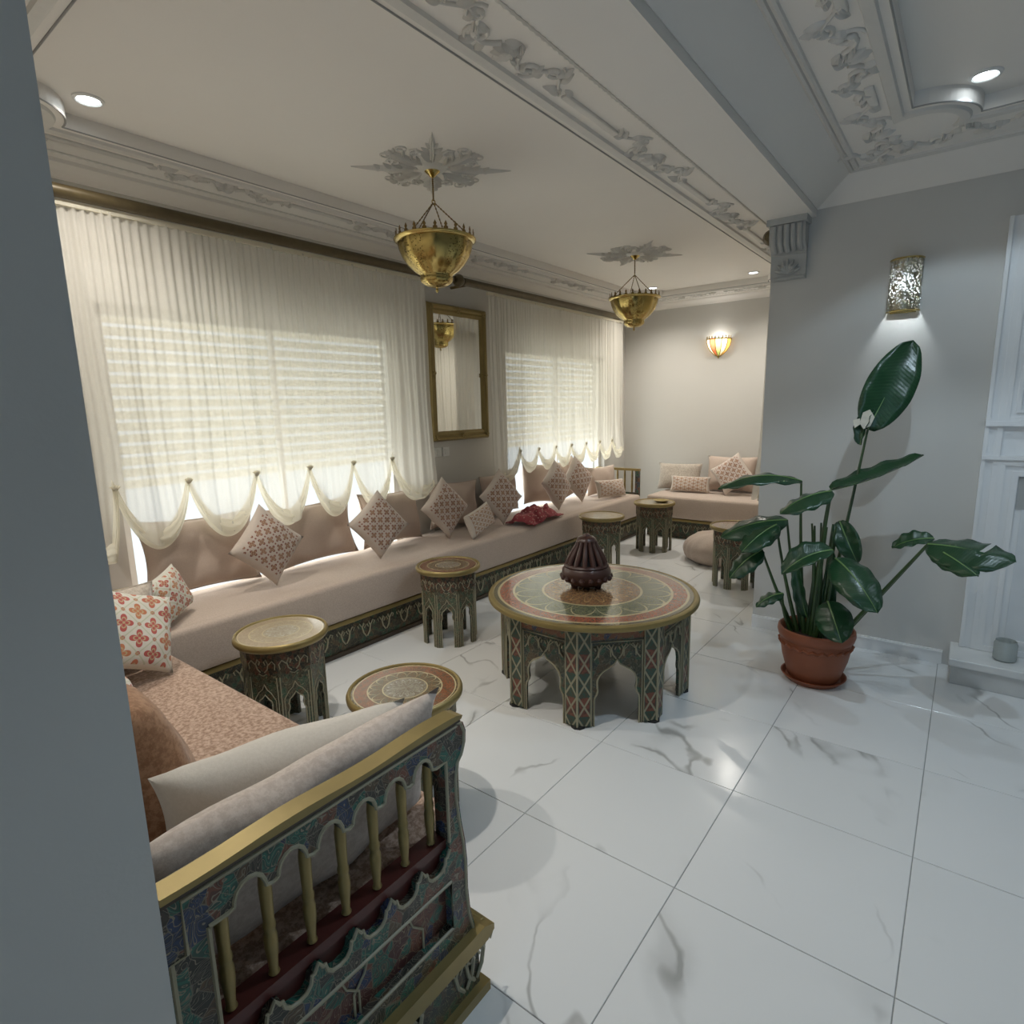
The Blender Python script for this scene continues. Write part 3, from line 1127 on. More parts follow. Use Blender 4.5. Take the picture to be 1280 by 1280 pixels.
# --- near sofa with painted arm
sf3 = empty('banquette_sofa')
tag(sf3, 'speckled brown banquette sofa with carved painted arm beside the blank blue-grey wall', 'sofa', 'banquette sofas around the room')
MB().box(0.27, 0.985, 0.97, 2.85, 0.0, PL).build('plinth', PLINTH_PAINT, sf3)
MB().rbox(0.95, 1.005, 0.90, 2.86, PL - 0.03, PL + 0.005, 0.006).build('gold_ledge', GOLD, sf3, True)
mattress('mattress', 0.28, 1.02, 0.975, 2.84, SEATBROWN, sf3, 9)
y = 1.1
while y < 2.8:
    put_motif(sf3, (0.982, y, 0.045), PI / 2, 1.1)
    y += 0.165


def arm(parent, fn, detail=True, x0=0.27, n_sp=7):
    """painted arm in local (a = along, b = up, d = depth from the outer face); fn maps to world"""
    def pr(name, poly, d0, d1, mat):
        return MB().prism(poly, d1 - d0, lambda a, b, d: fn(a, b, d + d0)).build(name, mat, parent)

    def tubes(name, paths, r, mat=CREAM, d=0.0):
        mb = MB()
        for p in paths:
            mb.tube([fn(a, b, d) for a, b in p], r, 6)
        return mb.build(name, mat, parent, True)

    def rect(a0, a1, b0, b1):
        return [(a0, b0), (a1, b0), (a1, b1), (a0, b1)]

    xs = 0.885            # inner edge of the front stile
    xl = 0.335            # inner edge of the rear stile
    # base, ledge and skirting
    pr('base', rect(x0, 0.975, 0.0, 0.172), 0.0, 0.07, PLINTH_PAINT)
    pr('base_moulding', rect(x0, 0.995, 0.0, 0.03), -0.02, 0.07, GOLD)
    pr('gold_ledge', [(x0, 0.165), (0.985, 0.165), (1.012, 0.178), (1.012, 0.195), (0.975, 0.212), (x0, 0.212)], -0.025, 0.08, GOLD)
    # front stile with wavy outer edge
    edge = [(0.965, 0.21), (0.950, 0.27), (0.944, 0.34), (0.945, 0.42), (0.940, 0.48), (0.930, 0.54), (0.922, 0.61), (0.922, 0.66), (0.930, 0.70),
            (0.945, 0.715), (0.955, 0.74), (0.957, 0.77), (0.948, 0.795), (0.93, 0.805)]
    pr('front_stile', [(xs, 0.21)] + edge + [(xs, 0.805)], 0.0, 0.045, ARM_PAINT)
    pr('rear_stile', rect(x0, xl, 0.21, 0.805), 0.0, 0.045, ARM_PAINT)
    # top rail, scalloped below
    span = 0.081
    sx = [0.366 + span * k for k in range(n_sp)]
    low = [(xl, 0.722)]
    for k in range(n_sp - 1):
        c = (sx[k] + sx[k + 1]) / 2
        q = [(-0.5, 0.722), (-0.36, 0.726), (-0.34, 0.736), (-0.27, 0.750), (-0.15, 0.759), (0.0, 0.762), (0.15, 0.759), (0.27, 0.750), (0.34, 0.736), (0.36, 0.726)]
        low += [(c + t * span, b) for t, b in q]
    low.append((sx[-1], 0.722))
    low.append((xs, 0.722))
    pr('top_rail', low + [(xs, 0.805), (xl, 0.805)], 0.0, 0.045, ARM_PAINT)
    pr('rail_shadow_strip', rect(x0, 0.935, 0.803, 0.812), -0.004, 0.05, DARKWOOD)  # dark strip drawn as the shade line under the gold cap
    capp = [(x0, 0.812), (0.935, 0.812), (0.94, 0.819), (0.92, 0.826)]
    n = 24
    for i in range(n + 1):
        t = i / n
        capp.append((0.92 - (0.92 - x0) * t, 0.826 + 0.003 * math.sin(t * 12)))
    pr('gold_cap', capp, -0.008, 0.034, GOLD)
    # spindles
    prof = [(0.009, 0.0), (0.013, 0.004), (0.010, 0.012), (0.0115, 0.03), (0.015, 0.06), (0.0155, 0.085), (0.012, 0.098), (0.0145, 0.104), (0.0145, 0.112), (0.012, 0.118),
            (0.0135, 0.15), (0.0145, 0.18), (0.0145, 0.20), (0.012, 0.218), (0.013, 0.226)]
    prof = [(r * 0.82, z * 0.97) for r, z in prof]
    sp = None
    for k in range(n_sp):
        c = fn(sx[k], 0.512, 0.030)
        if sp is None:
            sp = MB().lathe(prof, 14).build('spindle', GOLD, parent, True)
        else:
            sp = share(sp, parent)
        sp.location = c
    # red shelf and scalloped lower rail
    pr('red_shelf', rect(xl - 0.01, xs + 0.005, 0.488, 0.512), 0.012, 0.06, DARKRED)
    lo = [(xl, 0.40), (xs, 0.40)]
    up_ = []
    spu = (xs - xl) / 6
    for k in range(6):
        c = xs - spu * (k + 0.5)
        q = [(0.5, 0.490), (0.40, 0.474), (0.34, 0.474), (0.30, 0.458), (0.18, 0.447), (0.0, 0.444), (-0.18, 0.447), (-0.30, 0.458), (-0.34, 0.474), (-0.40, 0.474)]
        up_ += [(c + t * spu, b) for t, b in q]
    up_.append((xl, 0.490))
    pr('lower_rail', lo + up_, 0.0, 0.04, ARM_PAINT)
    pr('red_backing', rect(xl, xs, 0.40, 0.49), 0.02, 0.045, DARKRED)
    # lower panel
    pr('recessed_panel', rect(xl - 0.01, xs + 0.005, 0.255, 0.41), 0.022, 0.05, PANEL_RED)
    pr('bottom_rail', rect(xl, xs, 0.21, 0.268), 0.0, 0.045, ARM_PAINT)
    # pale outlines
    if detail:
        tubes('pale_outline', [low + [(xs, 0.51)], [(xl, 0.51), (xl, 0.722)], up_, [(xl, 0.40), (xs, 0.40), (xs, 0.268), (xl, 0.268), (xl, 0.40)],
                               [(a - 0.008, b) for a, b in edge], [(x0 + 0.006, 0.215), (x0 + 0.006, 0.70), (x0 + 0.03, 0.70), (x0 + 0.03, 0.795), (0.925, 0.795)]], 0.0042)
        arch = []
        for s in (0.33, 0.67):
            c = xl + (xs - xl) * s
            arch.append([(c - 0.10, 0.268), (c - 0.10, 0.32), (c - 0.07, 0.35), (c - 0.06, 0.375), (c, 0.392), (c + 0.06, 0.375), (c + 0.07, 0.35), (c + 0.10, 0.32), (c + 0.10, 0.268)])
        tubes('panel_arch_line', arch, 0.003, CREAM, 0.02)
    for k in range(4):
        p = fn(0.36 + 0.185 * k, 0.035, -0.004)
        put_motif(parent, p, 0, 1.15)
    p = fn(0.955, 0.035, -0.004)
    put_motif(parent, p, 0, 1.15)


arm(sf3, lambda a, b, d: (a, 0.90 + d, b))


def plain_arm(parent, fn, a0, a1, n_sp):
    """open gallery arm: two posts, gold rail, spindles"""
    def bx(name, al, ah, bl, bh, d0, d1, mat):
        return MB().prism([(al, bl), (ah, bl), (ah, bh), (al, bh)], d1 - d0, lambda a, b, d: fn(a, b, d + d0)).build(name, mat, parent)
    bx('arm_panel', a0, a1, 0.0, 0.50, 0.0, 0.035, PLINTH_PAINT)
    for a in (a0, a1 - 0.05):
        bx('arm_post', a, a + 0.05, 0.50, 0.76, 0.0, 0.035, ARM_PAINT)
    bx('gold_cap', a0, a1, 0.76, 0.785, -0.01, 0.045, GOLD)
    sp = None
    for k in range(n_sp):
        a = a0 + 0.05 + (a1 - a0 - 0.1) * (k + 0.5) / n_sp
        if sp is None:
            sp = MB().lathe([(0.009, 0), (0.014, 0.07), (0.011, 0.12), (0.014, 0.13), (0.011, 0.14), (0.013, 0.2), (0.009, 0.262)], 10).build('spindle', GOLD, parent, True)
        else:
            sp = share(sp, parent)
        sp.location = fn(a, 0.50, 0.018)


plain_arm(sf3, lambda a, b, d: (a, 2.855 + d, b), 0.30, 1.0, 6)
plain_arm(sf, lambda a, b, d: (6.345 + d, a, b), 3.02, 3.60, 5)


# ================================================================== CUSHIONS
def cushion(name, wd, ht, th, mat, seed, dia=False, pinch=0.07, lump=0.012, piping=False):
    """pillow standing in its xz plane with its lowest point at the origin"""
    mb = MB()
    n = 18
    uv = []
    for side in (1, -1):
        for i in range(n + 1):
            for j in range(n + 1):
                u, v = 2 * i / n - 1, 2 * j / n - 1
                x = wd / 2 * u * (1 - pinch * (1 - v * v) * abs(u) ** 3)
                z = ht / 2 * v * (1 - pinch * (1 - u * u) * abs(v) ** 3)
                k = (max(0, 1 - u ** 4) * max(0, 1 - v ** 4)) ** 0.55
                y = side * th / 2 * k * (1 - 0.12 * (u * u + v * v))
                if k > 0:
                    q = lump * noise.noise((x * 6 + seed, z * 6, side * 3.0 + seed * 0.7))
                    y += q * k * 2
                    # soft creases running in from the corners
                    y -= side * 0.006 * k * math.sin(9 * (abs(u) - abs(v)) + seed) * max(0, abs(u) * abs(v))
                if dia:
                    x, z = (x - z) * 0.7071, (x + z) * 0.7071
                mb.v.append((x, y, z))
                uv.append(((u + 1) / 2, (v + 1) / 2))
    m = (n + 1) ** 2
    for s in range(2):
        for i in range(n):
            for j in range(n):
                a = s * m + i * (n + 1) + j
                mb.f.append((a, a + n + 1, a + n + 2, a + 1))
    zm = min(p[2] for p in mb.v)
    mb.v = [(p[0], p[1], p[2] - zm) for p in mb.v]
    mb.uv = uv
    o = mb.build(name, mat, None, True, 80)
    bm = bmesh.new()
    bm.from_mesh(o.data)
    bmesh.ops.remove_doubles(bm, verts=bm.verts, dist=0.0005)
    bmesh.ops.recalc_face_normals(bm, faces=bm.faces)
    bm.to_mesh(o.data)
    bm.free()
    if piping:
        # corded seam round the edge
        pts = []
        for k in range(4 * n):
            e, t = divmod(k, n)
            s = 2 * t / n - 1
            u, v = [(s, -1), (1, s), (-s, 1), (-1, -s)][e]
            x = wd / 2 * u * (1 - pinch * (1 - v * v))
            z = ht / 2 * v * (1 - pinch * (1 - u * u))
            if dia:
                x, z = (x - z) * 0.7071, (x + z) * 0.7071
            pts.append((x, 0, z - zm))
        MB().tube(pts, 0.004, 6, True).build('piping', mat, o, True)
    return o


def place(o, x, y, z, yaw=0.0, lean=0.0, roll=0.0):
    """lean tips the top towards the local +y, yaw 0 faces -y"""
    m = Matrix.Translation((x, y, z)) @ Matrix.Rotation(R(yaw), 4, 'Z') @ Matrix.Rotation(R(-lean), 4, 'X') @ Matrix.Rotation(R(roll), 4, 'Y')
    low_z = min((m @ v.co).z for v in o.data.vertices)
    o.matrix_world = Matrix.Translation((0, 0, z - low_z)) @ m
    return o


TOPZ = SZ1 + 0.004
BG = 'plain back cushions on the banquettes'
PG = 'embroidered cushions on the banquettes'
# (x, y, width, height, thickness, material, yaw, lean, roll, label)
backs = [
    (0.78, 3.50, 0.60, 0.40, 0.15, PINK, 0, 8, 0, 'rose beige back cushion in the window corner behind the gold rail of the brown sofa'),
    (1.54, 3.50, 0.70, 0.45, 0.15, PINK, 4, 8, 2, 'wide rose beige back cushion behind the cream lumbar cushion in the corner'),
    (2.29, 3.50, 0.68, 0.42, 0.15, PINK, -3, 8, -2, 'wide rose beige back cushion between the first two diamond-set cushions'),
    (2.99, 3.50, 0.62, 0.41, 0.15, PINK, 3, 8, 2, 'rose beige back cushion under the curtain end beside the mirror'),
    (3.70, 3.50, 0.58, 0.40, 0.15, PINK, -4, 8, 4, 'rose beige back cushion leaning on bare wall below the mirror'),
    (4.37, 3.50, 0.58, 0.42, 0.15, PINK, 5, 8, -3, 'rose beige back cushion just behind the crumpled red cloth'),
    (5.02, 3.50, 0.56, 0.44, 0.15, PINK, -5, 8, 6, 'rose beige back cushion past the red cloth under the second curtain'),
    (5.60, 3.50, 0.42, 0.44, 0.15, PINK, 4, 8, -7, 'rose beige back cushion behind the last diamond-set cushion'),
    (6.08, 3.36, 0.48, 0.34, 0.15, PINK, -16, 8, 0, 'low rose beige cushion leaning towards the open gallery arm'),
]
for i, (x, y, wd, ht, th, mat, yaw, lean, roll, lab) in enumerate(backs):
    o = cushion('back_cushion', wd, ht, th, mat, i * 3.1, pinch=0.12, lump=0.018, piping=i < 5)
    place(o, x, y, TOPZ, yaw, lean, roll)
    tag(o, lab, 'cushion', BG)
emb = [
    # x, y, w, h, th, mat, diamond, yaw, lean, roll, label
    (1.22, 3.13, 0.34, 0.24, 0.12, EMB3, False, 42, 18, -6, 'cream lumbar cushion with red embroidered blossoms in the sofa corner'),
    (1.83, 3.24, 0.36, 0.36, 0.13, EMB, True, 4, 12, 0, 'square embroidered cushion balanced on its corner in front of the widest back cushions'),
    (2.60, 3.20, 0.35, 0.35, 0.13, EMB, True, -8, 12, 8, 'square embroidered cushion on its corner, second along from the cream lumbar one'),
    (3.34, 3.24, 0.36, 0.36, 0.13, EMB, True, -5, 12, 4, 'square embroidered cushion on its corner just below the edge of the mirror'),
    (3.63, 3.11, 0.44, 0.20, 0.11, EMB2, False, 12, 20, -8, 'lumbar cushion with diamond embroidery lying between two diamond-set cushions'),
    (4.02, 3.22, 0.36, 0.36, 0.13, EMB, True, -10, 12, 6, 'square embroidered cushion on its corner beside the crumpled red cloth'),
    (4.88, 3.19, 0.37, 0.37, 0.13, EMB, True, 0, 12, 10, 'square embroidered cushion on its corner just beyond the red cloth'),
    (5.42, 3.24, 0.37, 0.37, 0.13, EMB, True, -6, 12, 0, 'square embroidered cushion on its corner beside the lumbar cushion at the gallery arm'),
    (5.88, 3.12, 0.52, 0.20, 0.11, EMB2, False, -8, 18, 3, 'diamond-embroidered lumbar cushion at the end by the gallery arm'),
]
for i, (x, y, wd, ht, th, mat, dia, yaw, lean, roll, lab) in enumerate(emb):
    o = cushion('embroidered_cushion', wd, ht, th, mat, 40 + i * 2.3, dia)
    place(o, x, y, TOPZ + 0.004, yaw, lean, roll)
    tag(o, lab, 'cushion', PG)
# far sofa (facing -x: yaw -90)
for (nm, x, y, wd, ht, th, mat, dia, yaw, lean, roll, lab) in [
    ('back_cushion', 6.86, 2.74, 0.52, 0.33, 0.17, GREYBEIGE, False, -78, 18, 0, 'grey beige cushion in the corner of the end wall sofa'),
    ('back_cushion', 6.98, 2.17, 0.58, 0.42, 0.18, PINK, False, -90, 12, 0, 'tall rose beige back cushion in the middle of the end wall sofa'),
    ('back_cushion', 6.98, 1.57, 0.56, 0.40, 0.17, PINK, False, -90, 12, 0, 'rose beige back cushion half hidden by the hall wall edge'),
    ('embroidered_cushion', 6.72, 2.55, 0.47, 0.19, 0.11, EMB2, False, -84, 16, 0, 'long embroidered lumbar cushion on the end wall sofa'),
    ('embroidered_cushion', 6.72, 1.97, 0.37, 0.37, 0.13, EMB, False, -90, 24, -38, 'tilted square embroidered cushion on the end wall sofa'),
]:
    o = cushion(nm, wd, ht, th, mat, x * 9 + y * 5, dia)
    place(o, x, y, TOPZ + 0.004, yaw, lean, roll)
    tag(o, lab, 'cushion', BG if nm == 'back_cushion' else PG)
# near sofa
for (nm, x, y, wd, ht, th, mat, dia, yaw, lean, roll, lab) in [
    ('back_cushion', 0.70, 2.69, 0.58, 0.33, 0.14, GREYBEIGE, False, 0, 16, 0, 'grey beige cushion leaning on the gold-railed arm of the speckled brown sofa'),
    ('embroidered_cushion', 0.76, 2.46, 0.34, 0.34, 0.12, EMB3, False, 20, 30, 28, 'cream square cushion with big red blossoms on the speckled brown sofa'),
    ('embroidered_cushion', 0.62, 2.13, 0.42, 0.26, 0.15, EMB3, False, 60, 40, -10, 'pale cushion with a green and red motif beside the copper brown cushion'),
    ('back_cushion', 0.50, 1.63, 0.52, 0.42, 0.24, CHOC, False, 90, 14, 0, 'copper brown velvet back cushion on the speckled brown sofa'),
    ('back_cushion', 0.70, 1.27, 0.58, 0.30, 0.15, PALE, False, 162, 14, 0, 'pale cream lumbar cushion lying in front of the painted arm'),
    ('back_cushion', 0.61, 1.085, 0.72, 0.36, 0.13, ROSEGREY, False, 180, 14, 0, 'long greyish rose cushion propped along the inside of the painted arm'),
]:
    o = cushion(nm, wd, ht, th, mat, x * 11 + y * 3, dia, piping=(mat in (GREYBEIGE,)))
    place(o, x, y, TOPZ + 0.006, yaw, lean, roll)
    tag(o, lab, 'cushion', BG if nm == 'back_cushion' else PG)

# crumpled red cloth on the long sofa
mb = MB()
n = 26
for i in range(n + 1):
    for j in range(n + 1):
        u, v = i / n * 2 - 1, j / n * 2 - 1
        r = math.hypot(u, v)
        x = 0.30 * u + 0.05 * noise.noise((u * 2, v * 2, 5))
        y = 0.15 * v + 0.03 * noise.noise((u * 2, v * 2, 9))
        k = max(0, 1 - r ** 2.5 * 0.7)
        z = 0.010 + k * (0.075 + 0.12 * abs(noise.noise((u * 2.0 + 3, v * 2.0, 1.0))) + 0.022 * noise.noise((u * 5, v * 5, 2.0)))
        mb.v.append((x, y, max(0.008, z)))
for i in range(n):
    for j in range(n):
        a = i * (n + 1) + j
        mb.f.append((a, a + n + 1, a + n + 2, a + 1))
o = mb.build('crumpled_cloth', REDCLOTH, None, True, 80)
sm = o.modifiers.new('thickness', 'SOLIDIFY')
sm.thickness, sm.offset = 0.008, -1
o.location, o.rotation_euler = (4.36, 3.11, TOPZ + 0.010), (0, 0, R(8))
tag(o, 'crumpled red patterned cloth thrown on the long window sofa', 'cloth')

# ================================================================== TABLES
def arch_half(kind):
    if kind == 'table':
        return [(a * 0.83, b) for a, b in [(0.137, 0.0), (0.137, 0.13), (0.133, 0.15), (0.121, 0.165), (0.114, 0.185), (0.119, 0.21), (0.118, 0.235), (0.105, 0.262), (0.078, 0.285), (0.045, 0.300), (0.018, 0.315), (0.0, 0.338)]]
    return [(0.040, 0.0), (0.040, 0.185), (0.034, 0.195), (0.031, 0.21), (0.035, 0.228), (0.030, 0.245), (0.015, 0.256), (0.0, 0.275)]


def octagon_side(parent, Rv, H, kind, paint):
    """one arched side panel in its own frame: x across, z up, outer face at y = 0 (thickness towards +y)"""
    hw = Rv * math.sin(PI / 8) - 0.001
    half = arch_half(kind)
    out = [(-hw, 0.0), (-hw, H), (hw, H), (hw, 0.0)] + half + [(-a, b) for a, b in reversed(half[:-1])]
    th = 0.016
    pnl = MB().prism(out, th, lambda a, b, d: (a, d, b)).build('side_panel', paint, parent)
    mb = MB()
    path = [(a, b) for a, b in half] + [(-a, b) for a, b in reversed(half[:-1])]
    mb.tube([(a, -0.001, b) for a, b in path], 0.0045 if kind == 'table' else 0.0028, 5)
    if kind == 'table':
        k = 0.008
        for s in (-1, 1):
            mb.tube([(s * 0.126, -0.001, 0), (s * 0.126, -0.001, 0.43), (0, -0.001, 0.43)], 0.004, 5)
    else:
        for s in (-1, 1):
            mb.tube([(s * (hw - 0.006), -0.001, 0), (s * (hw - 0.006), -0.001, 0.36)], 0.0026, 5)
            mb.tube([(s * 0.052, -0.001, 0), (s * 0.052, -0.001, 0.25), (s * 0.03, -0.001, 0.285), (s * 0.012, -0.001, 0.30), (0, -0.001, 0.325)], 0.002, 5)
    mb.build('arch_trim', CREAM, pnl, True)
    # carved curls under the frieze
    mb = MB()
    if kind == 'table':
        for c, q in ((0, (-1, 1)), (-0.120, (1,)), (0.120, (-1,))):
            for s in q:
                mb.tube([(c + s * 0.006, -0.004, 0.345), (c + s * 0.022, -0.004, 0.365), (c + s * 0.030, -0.004, 0.395), (c + s * 0.020, -0.004, 0.415), (c + s * 0.008, -0.004, 0.405), (c + s * 0.014, -0.004, 0.39)], 0.004, 5)
                mb.tube([(c + s * 0.030, -0.004, 0.395), (c + s * 0.044, -0.004, 0.418), (c + s * 0.052, -0.004, 0.41)], 0.0035, 5)
        for c in (-0.062, 0.062):
            mb.tube([(c - 0.03, -0.003, 0.355), (c - 0.028, -0.003, 0.39), (c, -0.003, 0.415), (c + 0.028, -0.003, 0.39), (c + 0.03, -0.003, 0.355)], 0.003, 5)
    else:
        for s in (-1, 1):
            mb.tube([(s * 0.010, -0.004, 0.385), (s * 0.024, -0.004, 0.40), (s * 0.030, -0.004, 0.425), (s * 0.020, -0.004, 0.446), (s * 0.010, -0.004, 0.435), (s * 0.016, -0.004, 0.42)], 0.003, 5)
            mb.tube([(s * 0.030, -0.004, 0.42), (s * 0.050, -0.004, 0.44), (s * 0.064, -0.004, 0.425), (s * 0.060, -0.004, 0.40)], 0.0026, 5)
        mb.tube([(-0.02, -0.003, 0.378), (0.0, -0.003, 0.368), (0.02, -0.003, 0.378)], 0.0024, 5)
    mb.build('carved_curl', CREAM, pnl, True)
    return pnl


def ring_sides(parent, Rv, proto, rz0=0.0):
    ap = Rv * math.cos(PI / 8)
    for k in range(8):
        a = rz0 + k * PI / 4
        o = proto if k == 0 else copy_tree(proto, parent)
        o.location = (ap * math.cos(a), ap * math.sin(a), 0)
        o.rotation_euler = (0, 0, a + PI / 2)


def stool(topmat):
    t = empty('side_table')
    H = 0.482
    proto = octagon_side(t, 0.186, H, 'stool', STOOL_PAINT)
    ring_sides(t, 0.186, proto, PI / 8)
    ap = 0.186
    # darker frieze band with cusped lower edge
    fb = None
    hw = 0.192 * math.sin(PI / 8)
    poly = [(-hw, 0.385), (-hw, 0.478), (hw, 0.478), (hw, 0.385), (0.055, 0.385), (0.045, 0.375), (0.03, 0.37), (0.018, 0.378), (0.0, 0.362), (-0.018, 0.378), (-0.03, 0.37), (-0.045, 0.375), (-0.055, 0.385)]
    for k in range(8):
        a = PI / 8 + k * PI / 4
        if fb is None:
            fb = MB().prism(poly, 0.006, lambda p, q, d: (p, -0.004 + d, q)).build('frieze', FRIEZE_PAINT, t)
            f = fb
        else:
            f = share(fb, t)
        r = 0.186 * math.cos(PI / 8)
        f.location, f.rotation_euler = (r * math.cos(a), r * math.sin(a), 0), (0, 0, a + PI / 2)
    rim = [(0.19, H - 0.002), (0.205, H + 0.002), (0.214, H + 0.012), (0.215, H + 0.024), (0.211, H + 0.034), (0.205, H + 0.038), (0.199, H + 0.036), (0.196, H + 0.030)]
    top = MB().lathe([(0.0, H + 0.002)] + rim, 48).build('rim', GOLD, t, True)
    MB().lathe([(0.0, H + 0.031), (0.197, H + 0.031)], 48, cap=False).build('painted_top', topmat, t)
    return t


st_red = stool(STOOL_TOP)
st_pale = stool(STOOL_TOP_PALE)
SG = 'octagonal painted side tables'
spots = [
    (st_pale, 1.41, 2.50, 6, 'octagonal painted side table with pale round top beside the speckled brown sofa'),
    (st_red, 1.36, 1.58, 10, 'octagonal side table with red and grey rosette top by the painted sofa arm'),
    (st_red, 2.72, 2.66, 16, 'octagonal painted side table between the long sofa and the big round table'),
    (st_pale, 4.80, 2.66, 4, 'octagonal painted side table with light top behind the clay burner'),
    (st_pale, 5.76, 2.56, 20, 'octagonal painted side table in the inner corner near the end wall sofa'),
    (st_red, 4.97, 1.47, 0, 'octagonal painted side table in front of the pouf, half behind plant leaves'),
]
used = set()
for src, x, y, rz, lab in spots:
    if src.name in used:
        o = copy_tree(src)
    else:
        o = src
        used.add(src.name)
    o.location, o.rotation_euler = (x, y, 0), (0, 0, R(rz))
    tag(o, lab, 'side table', SG)

# small dish on the far side table
o = MB().lathe([(0.0, 0.0), (0.05, 0.0), (0.075, 0.012), (0.085, 0.02), (0.08, 0.02), (0.05, 0.006), (0.0, 0.005)], 24).build('brass_dish', BRASS, None, True)
o.location = (5.80, 2.50, 0.514)
tag(o, 'small shallow brass dish on the side table near the end wall sofa', 'dish')

# --- the big round table
tb = empty('round_table', (2.71, 1.56, 0))
tag(tb, 'large round painted table on octagonal arched base in the middle of the marble floor', 'table')
Hb = 0.505
proto = octagon_side(tb, 0.505, Hb, 'table', TABLE_PAINT)
ring_sides(tb, 0.505, proto, 0.0)
lp = None
fr = None
ap = 0.505 * math.cos(PI / 8)
hw = 0.505 * math.sin(PI / 8)
for k in range(8):
    a = k * PI / 4
    ca, sa = math.cos(a), math.sin(a)
    if fr is None:
        fr = MB().box(-hw, hw, -0.006, 0.004, 0.445, Hb).build('frieze', TABLE_FRIEZE, tb)
        f = fr
    else:
        f = share(fr, tb)
    f.location, f.rotation_euler = (ap * ca, ap * sa, 0), (0, 0, a + PI / 2)
    for s in (-1, 1):
        # pilaster strip in its own frame: x across, y = 0 outer face
        if lp is None:
            lp = MB().box(-0.033, 0.033, -0.014, 0.004, 0.012, Hb - 0.01).build('leg_strip', LATTICE, tb)
            q = lp
        else:
            q = share(lp, tb)
        off = s * (hw - 0.029)
        q.location = (ap * ca - off * sa, ap * sa + off * ca, 0)
        q.rotation_euler = (0, 0, a + PI / 2)
    v = a + PI / 8
    MB().tube([(0.522 * math.cos(v), 0.522 * math.sin(v), 0.012), (0.522 * math.cos(v), 0.522 * math.sin(v), Hb - 0.01)], 0.005, 5).build('corner_bead', CREAM, tb)
    c, s_ = math.cos(v) * 0.492, math.sin(v) * 0.492
    MB().tube([(c, s_, 0.0), (c, s_, 0.014)], 0.036, 8).build('foot', BLACK, tb)
rim = [(0.52, Hb - 0.002), (0.553, Hb + 0.002), (0.568, Hb + 0.010), (0.570, Hb + 0.020), (0.565, Hb + 0.031), (0.553, Hb + 0.036), (0.543, Hb + 0.036), (0.539, Hb + 0.033)]
MB().lathe([(0.0, Hb)] + rim, 72).build('rim', GOLD, tb, True)
MB().lathe([(0.0, Hb + 0.035), (0.538, Hb + 0.035)], 72, cap=False).build('painted_top', TABLE_TOP, tb)

# --- clay burner on the table
bz = Hb + 0.036
br = empty('clay_burner', (2.745, 1.615, bz))
tag(br, 'dark brown ribbed clay burner with slotted lid on the round table', 'burner')
MB().lathe([(0.06, 0.012), (0.075, 0.014), (0.105, 0.03), (0.128, 0.055), (0.137, 0.08), (0.135, 0.10), (0.122, 0.118), (0.10, 0.122), (0.0, 0.122)], 40).build('bowl', CLAY, br, True)
for k in range(3):
    a = k * 2 * PI / 3 + 0.5
    MB().lathe([(0.0, 0.0), (0.016, 0.0), (0.02, 0.015), (0.022, 0.03), (0.0, 0.035)], 10, (0.075 * math.cos(a), 0.075 * math.sin(a), 0)).build('foot', CLAY, br, True)
kn = None
for k in range(18):
    a = k * 2 * PI / 18
    if kn is None:
        kn = MB().lathe([(0.0, -0.016), (0.010, -0.013), (0.016, 0.0), (0.011, 0.013), (0.0, 0.017)], 8).build('boss', CLAY, br, True)
        q = kn
    else:
        q = share(kn, br)
    q.location = (0.133 * math.cos(a), 0.133 * math.sin(a), 0.062)
MB().lathe([(0.118, 0.118), (0.124, 0.126), (0.118, 0.136), (0.10, 0.138)], 40, cap=False).build('lid_ring', CLAY, br, True)
rb = None
for k in range(14):
    a = k * 2 * PI / 14
    if rb is None:
        rb = MB().tube([(0.108, 0, 0.13), (0.096, 0, 0.160), (0.074, 0, 0.20), (0.055, 0, 0.235), (0.046, 0, 0.262)], [0.0135, 0.015, 0.014, 0.011, 0.010], 8).build('lid_rib', CLAY, br, True)
        q = rb
    else:
        q = share(rb, br)
    q.rotation_euler = (0, 0, a)
MB().lathe([(0.094, 0.13), (0.080, 0.160), (0.058, 0.20), (0.042, 0.235), (0.0, 0.245)], 24, cap=False).build('lid_core', BLACK, br, True)
MB().lathe([(0.050, 0.25), (0.056, 0.262), (0.051, 0.275), (0.04, 0.284), (0.022, 0.29), (0.018, 0.298), (0.0, 0.303)], 24).build('lid_crown', CLAY, br, True)

# --- pouf on the floor
mb = MB()
n, mrows = 120, 16
prf = [(0.30, 0.0), (0.345, 0.02), (0.375, 0.06), (0.385, 0.11), (0.375, 0.16), (0.345, 0.20), (0.30, 0.232), (0.25, 0.252), (0.19, 0.268), (0.13, 0.278), (0.07, 0.282), (0.02, 0.272)]
mrows = len(prf) - 1
for i, (r, z) in enumerate(prf):
    side = math.sin(PI * min(1, i / 7)) if i < 7 else 0.0
    for j in range(n):
        a = 2 * PI * j / n
        k = 1 + 0.022 * math.sin(a * 21 + 2.5 * math.sin(3 * a) + z * 9) * side + 0.02 * noise.noise((math.cos(a) * 3, math.sin(a) * 3, z * 4))
        mb.v.append((r * k * math.cos(a), r * k * math.sin(a), z + (0.018 * noise.noise((math.cos(a) * r * 7, math.sin(a) * r * 7, 3)) if i > 4 else 0)))
for i in range(mrows):
    for j in range(n):
        mb.f.append((i * n + j, i * n + (j + 1) % n, (i + 1) * n + (j + 1) % n, (i + 1) * n + j))
mb.f.append(tuple(mrows * n + q for q in range(n)))
mb.f.append(tuple(range(n)))
pf = mb.build('pouf', SEAT, None, True, 80)
pf.location = (5.72, 1.80, 0.0)
tag(pf, 'round beige gathered fabric pouf on the floor by the end wall sofa', 'pouf')
